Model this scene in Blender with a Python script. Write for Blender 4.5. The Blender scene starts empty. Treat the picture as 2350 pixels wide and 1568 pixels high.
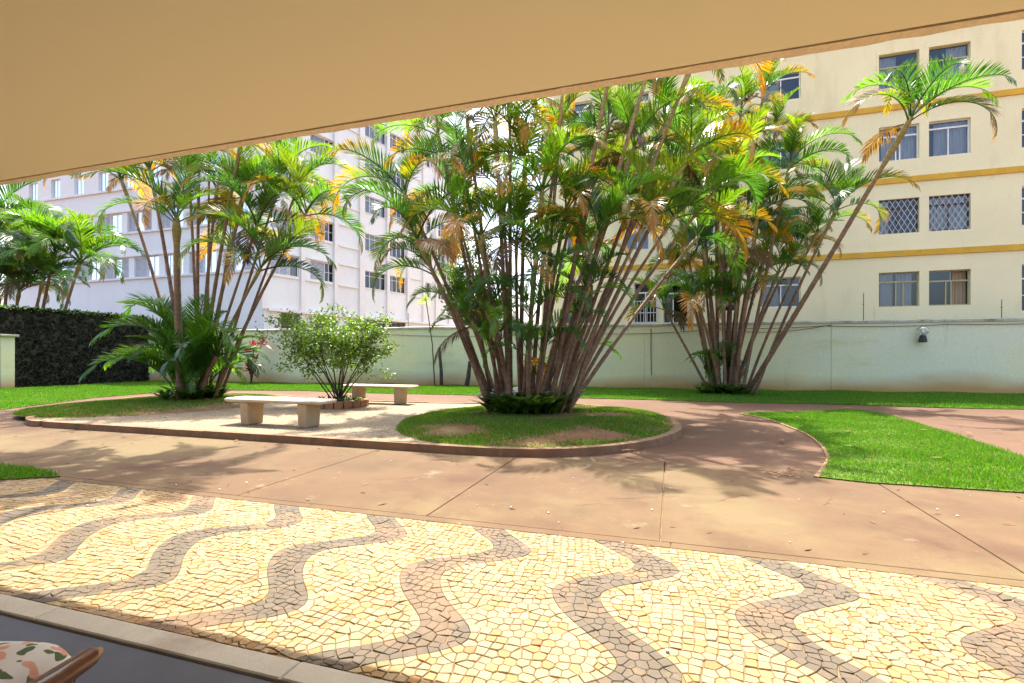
import bpy, math, random
import numpy as np
from mathutils import Vector, Matrix
R = math.radians
rnd = random.Random(7)
S = bpy.context.scene
C = S.collection

# ------------------------------------------------------------------ camera, sky, sun, exposure
FPX, CAMH, YAW = 1142.0, 1.3, R(17.7)
cam = bpy.data.objects.new('camera', bpy.data.cameras.new('camera')); C.objects.link(cam)
cam.location = (0, 0, CAMH); cam.rotation_euler = (R(90), 0, YAW)
cam.data.lens = FPX / 2350 * 36; cam.data.sensor_width = 36
cam.data.shift_y = 34 / 2350; cam.data.clip_start = .05; cam.data.clip_end = 2000
S.camera = cam
SUN_EL, SUN_AZ = R(67), R(-16)            # azimuth clockwise from +Y
w = bpy.data.worlds.new('World'); S.world = w; w.use_nodes = True
nt = w.node_tree; nt.nodes.clear()
sky = nt.nodes.new('ShaderNodeTexSky'); sky.sky_type = 'NISHITA'; sky.sun_disc = False
sky.sun_elevation = SUN_EL; sky.sun_rotation = SUN_AZ
sky.air_density = 1.0; sky.dust_density = 5; sky.ozone_density = .7
bg = nt.nodes.new('ShaderNodeBackground'); bg.inputs[1].default_value = .15
wo = nt.nodes.new('ShaderNodeOutputWorld')
nt.links.new(sky.outputs[0], bg.inputs[0]); nt.links.new(bg.outputs[0], wo.inputs[0])
sun = bpy.data.lights.new('sun', 'SUN'); sun.energy = 3.5; sun.angle = R(.53); sun.color = (1, .94, .84)
so = bpy.data.objects.new('sun', sun); C.objects.link(so)
sd = Vector((math.sin(SUN_AZ) * math.cos(SUN_EL), math.cos(SUN_AZ) * math.cos(SUN_EL), math.sin(SUN_EL)))
so.rotation_euler = sd.to_track_quat('Z', 'Y').to_euler(); so.location = sd * 60
S.view_settings.view_transform = 'Standard'; S.view_settings.look = 'None'
S.view_settings.gamma = 1; S.view_settings.use_curve_mapping = False
S.view_settings.exposure = 2.05
S.render.engine = 'CYCLES'
S.cycles.max_bounces = 8; S.cycles.diffuse_bounces = 5; S.cycles.transparent_max_bounces = 12
S.cycles.use_denoising = True

# ------------------------------------------------------------------ survey: photo measurements to places on the ground / on upright planes
ct, st = math.cos(YAW), math.sin(YAW)
def LD(L, D): return (L * ct - D * st, L * st + D * ct)
def G(u, v, z=0.0):
    D = FPX * (CAMH - z) / (v - 818); return LD((u - 1175) / FPX * D, D)
def AT(u, v, D):
    x, y = LD((u - 1175) / FPX * D, D); return Vector((x, y, CAMH + (818 - v) / FPX * D))

# ------------------------------------------------------------------ materials
MATS = {}
def nmat(name):
    m = bpy.data.materials.new(name); m.use_nodes = True; m.node_tree.nodes.clear(); MATS[name] = m
    t = m.node_tree
    def N(typ, **kw):
        n = t.nodes.new('ShaderNode' + typ)
        for k, v in kw.items():
            if k[0] == 'i' and k[1:].isdigit(): n.inputs[int(k[1:])].default_value = v
            elif k in n.inputs: n.inputs[k].default_value = v
            else: setattr(n, k, v)
        return n
    def Lk(a, b): t.links.new(a, b)
    out = N('OutputMaterial')
    return m, N, Lk, out
def c4(c): return (c[0], c[1], c[2], 1)
def ramp(N, Lk, src, a, b, ca, cb):
    r = N('ValToRGB'); r.color_ramp.elements[0].position = a; r.color_ramp.elements[1].position = b
    r.color_ramp.elements[0].color = c4(ca); r.color_ramp.elements[1].color = c4(cb); Lk(src, r.inputs[0]); return r.outputs[0]
def mixc(N, Lk, f, a, b):
    m = N('Mix', data_type='RGBA')
    if isinstance(f, (int, float)): m.inputs[0].default_value = f
    else: Lk(f, m.inputs[0])
    for s, i in ((a, 6), (b, 7)):
        if isinstance(s, tuple): m.inputs[i].default_value = c4(s)
        else: Lk(s, m.inputs[i])
    return m.outputs[2]
def noise(N, Lk, scale, detail=4, stretch=None, rough=.6):
    g = N('NewGeometry'); src = g.outputs[0]
    if stretch:
        mp = N('Mapping'); mp.inputs['Scale'].default_value = stretch; Lk(src, mp.inputs[0]); src = mp.outputs[0]
    n = N('TexNoise'); n.inputs['Scale'].default_value = scale; n.inputs['Detail'].default_value = detail
    n.inputs['Roughness'].default_value = rough
    Lk(src, n.inputs['Vector']); return n.outputs[0]
def M(name, col, rough=.8, var=.12, scale=2.0, fine=40, bump=.15, bdist=.01, second=None, spec=.3, stretch=None, metal=0, attr=None, randtint=0):
    """plaster, stone, wood, metal: base colour with cloudy variation, an optional second (dirt) colour in patches, fine grain and relief"""
    m, N, Lk, out = nmat(name)
    b = N('BsdfPrincipled'); b.inputs['Roughness'].default_value = rough; b.inputs['Specular IOR Level'].default_value = spec
    b.inputs['Metallic'].default_value = metal
    lo = tuple(x * (1 - var) for x in col); hi = tuple(min(.95, x * (1 + var)) for x in col)
    c = ramp(N, Lk, noise(N, Lk, scale, 5, stretch), .3, .7, lo, hi)
    if attr:
        a = N('Attribute', attribute_name=attr)
        mm = N('Mix', data_type='RGBA', blend_type='MULTIPLY'); mm.inputs[0].default_value = 1
        Lk(a.outputs[0], mm.inputs[6]); Lk(c, mm.inputs[7]); c = mm.outputs[2]
    for s2 in (second or []):
        col2, sc2, a2, b2 = s2[:4]
        f = ramp(N, Lk, noise(N, Lk, sc2, 6, s2[4] if len(s2) > 4 else None, .65), a2, b2, (0, 0, 0), (1, 1, 1))
        c = mixc(N, Lk, f, c, col2)
    fn = noise(N, Lk, fine, 3)
    f2 = ramp(N, Lk, fn, .3, .7, (.86, .86, .86), (1.08, 1.08, 1.08))
    mm = N('Mix', data_type='RGBA', blend_type='MULTIPLY'); mm.inputs[0].default_value = 1
    Lk(c, mm.inputs[6]); Lk(f2, mm.inputs[7]); c = mm.outputs[2]
    Lk(c, b.inputs['Base Color'])
    if bump:
        bp = N('Bump'); bp.inputs['Strength'].default_value = bump; bp.inputs['Distance'].default_value = bdist
        Lk(fn, bp.inputs['Height']); Lk(bp.outputs[0], b.inputs['Normal'])
    Lk(b.outputs[0], out.inputs[0]); return m
def leafmat(name, col, trans=.4, tcol=None, rough=.38, var=.35, scale=3.0, objcol=False, scorch=False, spec=.4):
    m, N, Lk, out = nmat(name)
    if objcol:
        oi = N('ObjectInfo'); c = oi.outputs['Color']
        if scorch:
            a = N('Attribute', attribute_name='along')
            mu = N('Math', operation='MULTIPLY'); Lk(a.outputs['Fac'], mu.inputs[0]); Lk(oi.outputs['Alpha'], mu.inputs[1])
            n2 = noise(N, Lk, 7, 3)
            ad = N('Math', operation='MULTIPLY_ADD'); Lk(n2, ad.inputs[0]); ad.inputs[1].default_value = .5; ad.inputs[2].default_value = -.25
            ad2 = N('Math', operation='ADD'); Lk(mu.outputs[0], ad2.inputs[0]); Lk(ad.outputs[0], ad2.inputs[1])
            f = ramp(N, Lk, ad2.outputs[0], .35, .75, (0, 0, 0), (1, 1, 1))
            c = mixc(N, Lk, f, c, (.34, .155, .010))
    else:
        lo = tuple(x * (1 - var) for x in col); hi = tuple(x * (1 + var) for x in col)
        c = ramp(N, Lk, noise(N, Lk, scale, 3), .35, .65, lo, hi)
    b = N('BsdfPrincipled'); b.inputs['Roughness'].default_value = rough; b.inputs['Specular IOR Level'].default_value = spec
    Lk(c, b.inputs['Base Color'])
    t = N('BsdfTranslucent')
    mm = N('Mix', data_type='RGBA', blend_type='MULTIPLY'); mm.inputs[0].default_value = 1
    Lk(c, mm.inputs[6]); mm.inputs[7].default_value = c4(tcol or (2.6, 2.3, 1.0)); Lk(mm.outputs[2], t.inputs[0])
    mx = N('MixShader'); mx.inputs[0].default_value = trans
    Lk(b.outputs[0], mx.inputs[1]); Lk(t.outputs[0], mx.inputs[2]); Lk(mx.outputs[0], out.inputs[0]); return m

M('concrete', (.098, .058, .028), .85, .2, 1.1, 90, .2, .004,
  second=[((.126, .090, .041), .32, .47, .60), ((.072, .036, .018), .75, .52, .68), ((.15, .115, .066), 1.7, .62, .72), ((.06, .034, .018), 17, .64, .73), ((.17, .13, .085), 13, .66, .74), ((.055, .034, .02), 2.6, .69, .80), ((.19, .15, .10), 9, .70, .78)])
M('path', (.106, .058, .032), .85, .12, .8, 60, .25, .004,
  second=[((.090, .043, .024), .5, .45, .7), ((.14, .10, .07), .9, .6, .8), ((.06, .034, .02), 17, .64, .74), ((.2, .12, .08), 4, .66, .8)])
M('earth', (.17, .085, .04), .95, .25, 3, 30, .5, .02, second=[((.25, .18, .07), 2, .5, .7)])
M('turf', (.075, .115, .014), .95, .25, 3, 30, .5, .02, second=[((.14, .09, .035), 2, .6, .8)])
M('joint_dirt', (.17, .115, .062), .95, .3, 8, 60, .4, .01)
M('curb', (.22, .13, .072), .85, .2, 3, 50, .3, .006, second=[((.10, .06, .035), 5, .55, .75), ((.28, .2, .13), 2, .6, .8)])
M('granite', (.36, .335, .275), .7, .1, 5, 160, .15, .002, second=[((.2, .15, .1), 2, .55, .8)])
M('porch_floor', (.045, .046, .060), .45, .15, 3, 90, .1, .002, second=[((.06, .06, .07), 6, .5, .8)])
M('stone', (.275, .230, .165), .7, .12, 9, 130, .35, .004, attr='tint', second=[((.235, .135, .065), 1.0, .50, .78), ((.32, .21, .075), 2.2, .58, .85)])
M('soffit', (.92, .87, .66), .9, .0, .5, 260, .02, .001)
M('lip', (.86, .74, .56), .95, .08, 6, 40, .3, .006, second=[((.60, .42, .26), 14, .62, .75)])
M('groove', (.16, .07, .035), .95, .2, 5, 40, .2)
M('back_wall', (.78, .72, .58), .9, .05, 1, 40, .1)
M('wall_green', (.70, .665, .38), .88, .05, .6, 30, .12, .006,
  second=[((.63, .65, .46), .16, .45, .6), ((.50, .47, .22), .7, .56, .8, (.35, 1, 1.3)), ((.42, .42, .27), 1.6, .62, .82, (1.6, 1.6, .18))])
M('coping', (.42, .41, .32), .9, .2, 2, 30, .4, .01, second=[((.12, .11, .07), 3, .52, .7)])
M('yellow_wall', (.81, .735, .455), .9, .035, .5, 30, .08, .005, second=[((.70, .60, .35), 1.1, .54, .80, (1, 1, .2)), ((.58, .50, .33), 2.3, .66, .85, (1.4, 1.4, .12))])
M('ochre', (.62, .36, .045), .85, .12, 1.5, 40, .2, .006, second=[((.10, .06, .03), 2.2, .66, .72, (.5, 1, 2.5))])
M('white_wall', (.685, .73, .745), .9, .04, .4, 30, .08, .005, second=[((.63, .63, .64), .8, .55, .85, (1, 1, .2))])
M('pilaster', (.70, .70, .70), .9, .05, 1, 30, .1)
M('frame_white', (.75, .75, .74), .5, .05, 2, 60, .03)
M('frame_olive', (.40, .37, .20), .6, .1, 2, 60, .05)
M('frame_dark', (.09, .06, .045), .6, .2, 2, 60, .05)
M('shutter', (.62, .64, .68), .6, .06, 3, 60, .05)
M('interior', (.055, .05, .045), .9, .3, 2, 20, 0)
M('curtain', (.50, .53, .58), .9, .15, 2, 60, .1, stretch=(9, 1, .2))
M('curtain_tan', (.40, .30, .20), .9, .1, 2, 60, .1, stretch=(9, 1, .2))
M('bench_stone', (.45, .34, .21), .75, .10, 4, 70, .25, .004, second=[((.4, .26, .13), 3, .58, .85)])
M('bench_top', (.50, .43, .33), .7, .08, 4, 90, .2, .003, second=[((.5, .38, .24), 5, .6, .85)])
M('brick', (.34, .15, .07), .9, .25, 8, 60, .5, .006, second=[((.2, .12, .07), 5, .55, .8)])
M('bark', (.13, .075, .045), .9, .35, 9, 60, .5, .01)
M('dark_bark', (.06, .045, .035), .9, .35, 9, 60, .5, .01)
M('metal_dark', (.03, .03, .03), .5, .2, 4, 60, .05)
M('railing', (.6, .6, .6), .5, .1, 4, 60, .05)
M('cable', (.03, .025, .02), .7, .1, 4, 60, 0)
M('chair_wood', (.13, .045, .02), .25, .4, 5, 40, .1, .002, spec=.5, stretch=(1, 1, 12))
M('litter', (.75, .70, .6), .8, .1, 9, 60, .1)
M('dry_leaf', (.16, .08, .03), .8, .3, 9, 60, .1)
leafmat('frond_leaf', (0, 0, 0), .40, objcol=True, scorch=True, tcol=(2.3, 2.4, .8), rough=.3, spec=.5)
leafmat('grass', (.060, .175, .005), .40, var=.6, scale=30, tcol=(2.0, 1.9, .8), rough=.5)
leafmat('grass_dry', (.22, .20, .045), .3, var=.35, scale=20, tcol=(1.7, 1.5, .8), rough=.6)
leafmat('shrub_leaf', (.085, .16, .022), .35, var=.55, scale=9)
leafmat('ivy', (.007, .013, .004), .12, var=.6, scale=4, tcol=(1.6, 2, .8), spec=.15, rough=.6)
leafmat('tree_leaf', (.035, .07, .015), .3, var=.45, scale=4)
leafmat('fern', (.055, .12, .02), .4, var=.4, scale=5)
leafmat('red_leaf', (.13, .022, .028), .35, var=.6, scale=8, tcol=(2.5, 1.2, 1.2))
leafmat('tuft_leaf', (.16, .26, .02), .4, var=.3, scale=5)

def special_mats():
    # ringed palm stems: scars every ~12 cm along the stem, greyer and greener towards the crown
    m, N, Lk, out = nmat('palm_stem')
    b = N('BsdfPrincipled'); b.inputs['Roughness'].default_value = .7; b.inputs['Specular IOR Level'].default_value = .25
    a = N('Attribute', attribute_name='along'); ln = N('Attribute', attribute_name='metres')
    base = ramp(N, Lk, noise(N, Lk, 5, 4), .3, .7, (.112, .054, .033), (.29, .17, .10))
    oi = N('ObjectInfo')
    base = mixc(N, Lk, ramp(N, Lk, oi.outputs['Random'], .1, .9, (0, 0, 0), (.55, .55, .55)), base, (.22, .16, .10))
    top = ramp(N, Lk, noise(N, Lk, 4, 3), .3, .7, (.17, .15, .04), (.32, .24, .09))
    c = mixc(N, Lk, ramp(N, Lk, a.outputs['Fac'], .72, .95, (0, 0, 0), (1, 1, 1)), base, top)
    mu = N('Math', operation='MULTIPLY'); Lk(ln.outputs['Fac'], mu.inputs[0]); mu.inputs[1].default_value = 8.0
    fr = N('Math', operation='FRACT'); Lk(mu.outputs[0], fr.inputs[0])
    sc = ramp(N, Lk, fr.outputs[0], .0, .16, (.45, .4, .36), (1, 1, 1))
    mm = N('Mix', data_type='RGBA', blend_type='MULTIPLY'); mm.inputs[0].default_value = .8
    Lk(c, mm.inputs[6]); Lk(sc, mm.inputs[7]); Lk(mm.outputs[2], b.inputs['Base Color'])
    bp = N('Bump'); bp.inputs['Strength'].default_value = .5; bp.inputs['Distance'].default_value = .01
    Lk(sc, bp.inputs['Height']); Lk(bp.outputs[0], b.inputs['Normal']); Lk(b.outputs[0], out.inputs[0])
    # wall paint with rising damp and soil splash at the foot
    m = MATS['wall_green']; t = m.node_tree; b = [n for n in t.nodes if n.type == 'BSDF_PRINCIPLED'][0]; src = b.inputs['Base Color'].links[0].from_socket
    N2 = lambda typ: t.nodes.new('ShaderNode' + typ)
    g = N2('NewGeometry'); sp = N2('SeparateXYZ'); t.links.new(g.outputs[0], sp.inputs[0])
    mp = N2('Mapping'); mp.inputs['Scale'].default_value = (.22, .22, .5); t.links.new(g.outputs[0], mp.inputs[0])
    nz = N2('TexNoise'); nz.inputs['Scale'].default_value = 1.0; nz.inputs['Detail'].default_value = 5; t.links.new(mp.outputs[0], nz.inputs['Vector'])
    mr = N2('MapRange'); mr.inputs[1].default_value = 0; mr.inputs[2].default_value = 1.15; mr.inputs[3].default_value = .52; mr.inputs[4].default_value = -.35; t.links.new(sp.outputs[2], mr.inputs[0])
    ad = N2('Math'); ad.operation = 'ADD'; t.links.new(mr.outputs[0], ad.inputs[0]); t.links.new(nz.outputs[0], ad.inputs[1])
    rp = N2('ValToRGB'); rp.color_ramp.elements[0].position = .52; rp.color_ramp.elements[1].position = .95; rp.color_ramp.elements[1].color = (.85, .85, .85, 1); t.links.new(ad.outputs[0], rp.inputs[0])
    mx = N2('Mix'); mx.data_type = 'RGBA'; t.links.new(rp.outputs[0], mx.inputs[0]); t.links.new(src, mx.inputs[6]); mx.inputs[7].default_value = (.42, .21, .05, 1)
    t.links.new(mx.outputs[2], b.inputs['Base Color'])
    # small-stone mosaic of the island, stones too small to pick apart from here
    m, N, Lk, out = nmat('far_mosaic')
    b = N('BsdfPrincipled'); b.inputs['Roughness'].default_value = .8
    g = N('NewGeometry'); v = N('TexVoronoi', feature='DISTANCE_TO_EDGE'); v.inputs['Scale'].default_value = 16; Lk(g.outputs[0], v.inputs['Vector'])
    v2 = N('TexVoronoi'); v2.inputs['Scale'].default_value = 16; Lk(g.outputs[0], v2.inputs['Vector'])
    col = ramp(N, Lk, v2.outputs['Color'], .1, .9, (.17, .125, .07), (.29, .23, .14))
    dirt = ramp(N, Lk, noise(N, Lk, 1.2, 6), .5, .75, (0, 0, 0), (1, 1, 1)); col = mixc(N, Lk, dirt, col, (.19, .125, .065))
    e = ramp(N, Lk, v.outputs['Distance'], .02, .09, (0, 0, 0), (1, 1, 1)); col = mixc(N, Lk, e, (.085, .055, .03), col)
    Lk(col, b.inputs['Base Color']); bp = N('Bump'); bp.inputs['Strength'].default_value = .6; bp.inputs['Distance'].default_value = .006
    Lk(e, bp.inputs['Height']); Lk(bp.outputs[0], b.inputs['Normal']); Lk(b.outputs[0], out.inputs[0])
    # window glass: thin reflecting pane
    m, N, Lk, out = nmat('glass')
    gl = N('BsdfGlossy'); gl.inputs['Roughness'].default_value = .03; gl.inputs[0].default_value = (.75, .8, .88, 1)
    tr = N('BsdfTransparent'); tr.inputs[0].default_value = (.75, .8, .82, 1)
    fz = N('Fresnel'); fz.inputs[0].default_value = 1.6
    ad = N('Math', operation='ADD'); Lk(fz.outputs[0], ad.inputs[0]); ad.inputs[1].default_value = .03
    mx = N('MixShader'); Lk(ad.outputs[0], mx.inputs[0]); Lk(tr.outputs[0], mx.inputs[1]); Lk(gl.outputs[0], mx.inputs[2]); Lk(mx.outputs[0], out.inputs[0])
    # floral print on the chair cushions
    m, N, Lk, out = nmat('floral')
    b = N('BsdfPrincipled'); b.inputs['Roughness'].default_value = .9
    tc = N('TexCoord')
    nz = N('TexNoise'); nz.inputs['Scale'].default_value = 9; Lk(tc.outputs['Object'], nz.inputs['Vector'])
    va = N('VectorMath', operation='MULTIPLY_ADD'); Lk(nz.outputs['Color'], va.inputs[0]); va.inputs[1].default_value = (.13,) * 3; Lk(tc.outputs['Object'], va.inputs[2])
    v1 = N('TexVoronoi'); v1.inputs['Scale'].default_value = 12; v1.inputs['Randomness'].default_value = .8; Lk(va.outputs[0], v1.inputs['Vector'])
    v3 = N('TexVoronoi'); v3.inputs['Scale'].default_value = 21; Lk(va.outputs[0], v3.inputs['Vector'])
    c = mixc(N, Lk, ramp(N, Lk, v3.outputs['Distance'], .33, .37, (1, 1, 1), (0, 0, 0)), (.72, .70, .68), (.09, .14, .06))
    fl = ramp(N, Lk, v1.outputs['Distance'], .0, .45, (.62, .18, .14), (.70, .40, .30))
    c = mixc(N, Lk, ramp(N, Lk, v1.outputs['Distance'], .40, .43, (1, 1, 1), (0, 0, 0)), c, fl)
    Lk(c, b.inputs['Base Color']); Lk(b.outputs[0], out.inputs[0])
    # clear lamp globe
    m, N, Lk, out = nmat('globe')
    gl = N('BsdfGlossy'); gl.inputs['Roughness'].default_value = .08; gl.inputs[0].default_value = (.9, .9, .9, 1)
    tr = N('BsdfTransparent'); tr.inputs[0].default_value = (.85, .87, .85, 1); lw = N('LayerWeight'); lw.inputs[0].default_value = .35
    mx = N('MixShader'); Lk(lw.outputs[1], mx.inputs[0]); Lk(tr.outputs[0], mx.inputs[1]); Lk(gl.outputs[0], mx.inputs[2]); Lk(mx.outputs[0], out.inputs[0])
special_mats()

# ------------------------------------------------------------------ mesh helpers
class MB:
    def __init__(s): s.v = []; s.f = []; s.m = []; s.a = []; s.a2 = []
    def vert(s, p, a=0., a2=0.): s.v.append((p[0], p[1], p[2])); s.a.append(a); s.a2.append(a2); return len(s.v) - 1
    def face(s, idx, m=0): s.f.append(tuple(idx)); s.m.append(m)
    def poly(s, pts, m=0): s.face([s.vert(p) for p in pts], m)
    def box(s, x0, x1, y0, y1, z0, z1, m=0, T=None):
        P = [(x, y, z) for z in (z0, z1) for y in (y0, y1) for x in (x0, x1)]
        if T: P = [T(*p) for p in P]
        i = [s.vert(p) for p in P]
        for q in ((0, 2, 3, 1), (4, 5, 7, 6), (0, 1, 5, 4), (2, 6, 7, 3), (0, 4, 6, 2), (1, 3, 7, 5)): s.face([i[k] for k in q], m)
    def rbox(s, x0, x1, y0, y1, z0, z1, b, m=0, T=None):
        """box with bevelled edges all round (profile stacked in z)"""
        rings = [(z0, b), (z0 + b, 0), (z1 - b, 0), (z1, b)]
        prev = None
        for z, o in rings:
            c = b * .7
            xs0, xs1, ys0, ys1 = x0 + o, x1 - o, y0 + o, y1 - o
            P = [(xs0 + c, ys0), (xs1 - c, ys0), (xs1, ys0 + c), (xs1, ys1 - c), (xs1 - c, ys1), (xs0 + c, ys1), (xs0, ys1 - c), (xs0, ys0 + c)]
            P = [(p[0], p[1], z) for p in P]
            if T: P = [T(*p) for p in P]
            r = [s.vert(p) for p in P]
            if prev is None: s.face(r[::-1], m)
            else:
                for k in range(8): s.face((prev[k], prev[(k + 1) % 8], r[(k + 1) % 8], r[k]), m)
            prev = r
        s.face(prev, m)
    def prism(s, poly, z0, z1, m=0, mt=None):
        n = len(poly); a = [s.vert((p[0], p[1], z0)) for p in poly]; b = [s.vert((p[0], p[1], z1)) for p in poly]
        s.face(b, m if mt is None else mt); s.face(a[::-1], m)
        for k in range(n): s.face((a[k], a[(k + 1) % n], b[(k + 1) % n], b[k]), m)
    def tube(s, pts, rad, n=6, m=0, cap=True, al=None, length=None):
        pts = [Vector(p) for p in pts]; prev = None; N = len(pts); u = None
        for i, p in enumerate(pts):
            d = (pts[min(i + 1, N - 1)] - pts[max(i - 1, 0)]).normalized()
            if u is None: u = d.orthogonal().normalized()
            u = (u - d * u.dot(d)).normalized(); wv = d.cross(u)
            r = rad[i] if isinstance(rad, (list, tuple)) else rad
            a = al[i] if al else i / (N - 1); a2 = length[i] if length else 0
            ring = [s.vert(p + (u * math.cos(2 * math.pi * k / n) + wv * math.sin(2 * math.pi * k / n)) * r, a, a2) for k in range(n)]
            if prev is None:
                if cap: s.face(ring[::-1], m)
            else:
                for k in range(n): s.face((prev[k], prev[(k + 1) % n], ring[(k + 1) % n], ring[k]), m)
            prev = ring
        if cap: s.face(prev, m)
    def lathe(s, prof, n=16, m=0, c=(0, 0, 0)):
        prev = None
        for r, z in prof:
            ring = [s.vert((c[0] + r * math.cos(2 * math.pi * k / n), c[1] + r * math.sin(2 * math.pi * k / n), c[2] + z)) for k in range(n)]
            if prev:
                for k in range(n): s.face((prev[k], prev[(k + 1) % n], ring[(k + 1) % n], ring[k]), m)
            prev = ring
    def mesh(s, name, mats, smooth=False):
        me = bpy.data.meshes.new(name); me.from_pydata(s.v, [], s.f)
        for mm in (mats if isinstance(mats, (list, tuple)) else [mats]): me.materials.append(MATS[mm])
        if any(s.m): me.polygons.foreach_set('material_index', s.m)
        if smooth: me.polygons.foreach_set('use_smooth', [True] * len(s.f))
        for nm, arr in (('along', s.a), ('metres', s.a2)):
            if any(arr):
                at = me.attributes.new(nm, 'FLOAT', 'POINT'); at.data.foreach_set('value', arr)
        me.update(); return me
    def build(s, name, mats, parent=None, loc=(0, 0, 0), smooth=False):
        return link(name, s.mesh(name, mats, smooth), parent, loc)
def link(name, me, parent=None, loc=(0, 0, 0), rot=None):
    o = bpy.data.objects.new(name, me); C.objects.link(o); o.location = loc
    if rot is not None: o.rotation_euler = rot
    if parent is not None: o.parent = parent
    return o
def tag(o, label=None, cat=None, group=None, kind=None):
    if label: o['label'] = label
    if cat: o['category'] = cat
    if group: o['group'] = group
    if kind: o['kind'] = kind
    return o
def thing(name, label, cat, loc=(0, 0, 0), rz=0, group=None):
    o = link(name, None, None, loc, (0, 0, rz)); o.empty_display_size = .2
    return tag(o, label, cat, group)
def npmesh(name, V, F, mats, mi=None, tint=None):
    """big meshes straight from numpy: V (n,3), F list/array of equal-size faces"""
    me = bpy.data.meshes.new(name); V = np.asarray(V, np.float32); F = np.asarray(F, np.int32); k = F.shape[1]
    me.vertices.add(len(V)); me.vertices.foreach_set('co', V.ravel())
    me.loops.add(F.size); me.loops.foreach_set('vertex_index', F.ravel())
    me.polygons.add(len(F)); me.polygons.foreach_set('loop_start', np.arange(0, F.size, k, dtype=np.int32))
    me.polygons.foreach_set('loop_total', np.full(len(F), k, np.int32))
    for mm in (mats if isinstance(mats, (list, tuple)) else [mats]): me.materials.append(MATS[mm])
    if mi is not None: me.polygons.foreach_set('material_index', np.asarray(mi, np.int32))
    me.update(calc_edges=True); me.validate(); return me
def inpoly(px, py, poly):
    """vectorised point in polygon"""
    c = np.zeros(len(px), bool); n = len(poly)
    for i in range(n):
        x0, y0 = poly[i]; x1, y1 = poly[(i + 1) % n]
        if y0 == y1: continue
        k = ((y0 > py) != (y1 > py)) & (px < (x1 - x0) * (py - y0) / (y1 - y0) + x0); c ^= k
    return c
def spline(pts, n=8, closed=False):
    """Catmull-Rom through points"""
    P = [Vector(p) for p in pts]; out = []; N = len(P)
    for i in range(N if closed else N - 1):
        g = lambda k: P[k % N] if closed else P[max(0, min(N - 1, k))]
        p0, p1, p2, p3 = g(i - 1), g(i), g(i + 1), g(i + 2)
        for k in range(n):
            t = k / n; out.append(.5 * ((2 * p1) + (p2 - p0) * t + (2 * p0 - 5 * p1 + 4 * p2 - p3) * t * t + (3 * p1 - p0 - 3 * p2 + p3) * t ** 3))
    if not closed: out.append(P[-1])
    return out
npr = np.random.RandomState(3)

# ================================================================== SETTING: ground, walkway, paths, lawns
b = MB(); b.poly([(-600, -300, -.06), (600, -300, -.06), (600, 900, -.06), (-600, 900, -.06)])
tag(b.build('ground', 'earth'), kind='structure')
Y0, Y1 = 3.55, 5.93                         # concrete walkway between mosaic strip and lawns
walk = MB(); walk.poly([(-24, Y0 - .06, -.018), (14, Y0 - .06, -.018), (14, Y1, -.018), (-24, Y1, -.018)])
walk = tag(walk.build('walkway', 'joint_dirt'), kind='structure')
joints = [-23.9, -21.9, -19.9, -17.9, -15.9, -13.9, -11.9, -9.9, -7.9, -5.9, -3.87, -1.90, -.07, 2.02, 4.05, 6.1, 8.1, 10.1, 12.1, 14]
for a, c in zip(joints[:-1], joints[1:]):
    s = MB(); z = rnd.uniform(-.002, .001)
    s.rbox(a + .005, c - .005, Y0 + .105, Y1 + .5, -.05, z, .004); s.build('slab', 'concrete', walk)
s = MB()
for a in np.arange(-24, 14, 3.0): s.rbox(a + .002, a + 2.998, Y0, Y0 + .097, -.05, -.001, .003)
s.build('edge_strip', 'concrete', walk)
b = MB(); b.poly([(-60, Y1 + .504, -.008), (16, Y1 + .504, -.008), (16, 23, -.008), (-60, 23, -.008)])
path = tag(b.build('path', 'path'), kind='structure')
ck = MB(); rc = random.Random(12)
for (u, v), n_, hd0 in (((640, 1080), 16, .1), ((1400, 1143), 12, -.1), ((1640, 1150), 10, .0), ((860, 1100), 10, .2), ((1890, 1160), 7, 1.3), ((1320, 1160), 8, .3)):
    x, y = G(u, v); a = hd0
    for k in range(n_):
        a += rc.gauss(0, .35); L = rc.uniform(.03, .09); x1, y1 = x + math.cos(a) * L, y + math.sin(a) * L; w_ = rc.uniform(.0015, .004)
        nx_, ny_ = -math.sin(a) * w_, math.cos(a) * w_; ck.poly([(x - nx_, y - ny_, .0026), (x1 - nx_, y1 - ny_, .0026), (x1 + nx_, y1 + ny_, .0026), (x + nx_, y + ny_, .0026)]); x, y = x1, y1; a = hd0 + (a - hd0) * .7
tag(ck.build('cracks', 'groove', walk), kind='stuff')
# worn patch where the screed has broken away, beside the lawn corner
pp = MB()
for k in range(46):
    x, y = G(1800 + rnd.gauss(0, 24), 1086 + rnd.gauss(0, 6)); r = rnd.uniform(.01, .035)
    pp.prism([(x + r * math.cos(t + k) * rnd.uniform(.7, 1.2), y + r * math.sin(t + k)) for t in (0, 1.2, 2.5, 3.9, 5.1)], -.02, rnd.uniform(.002, .007))
tag(pp.build('broken_screed', 'curb', path), kind='stuff')

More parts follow.
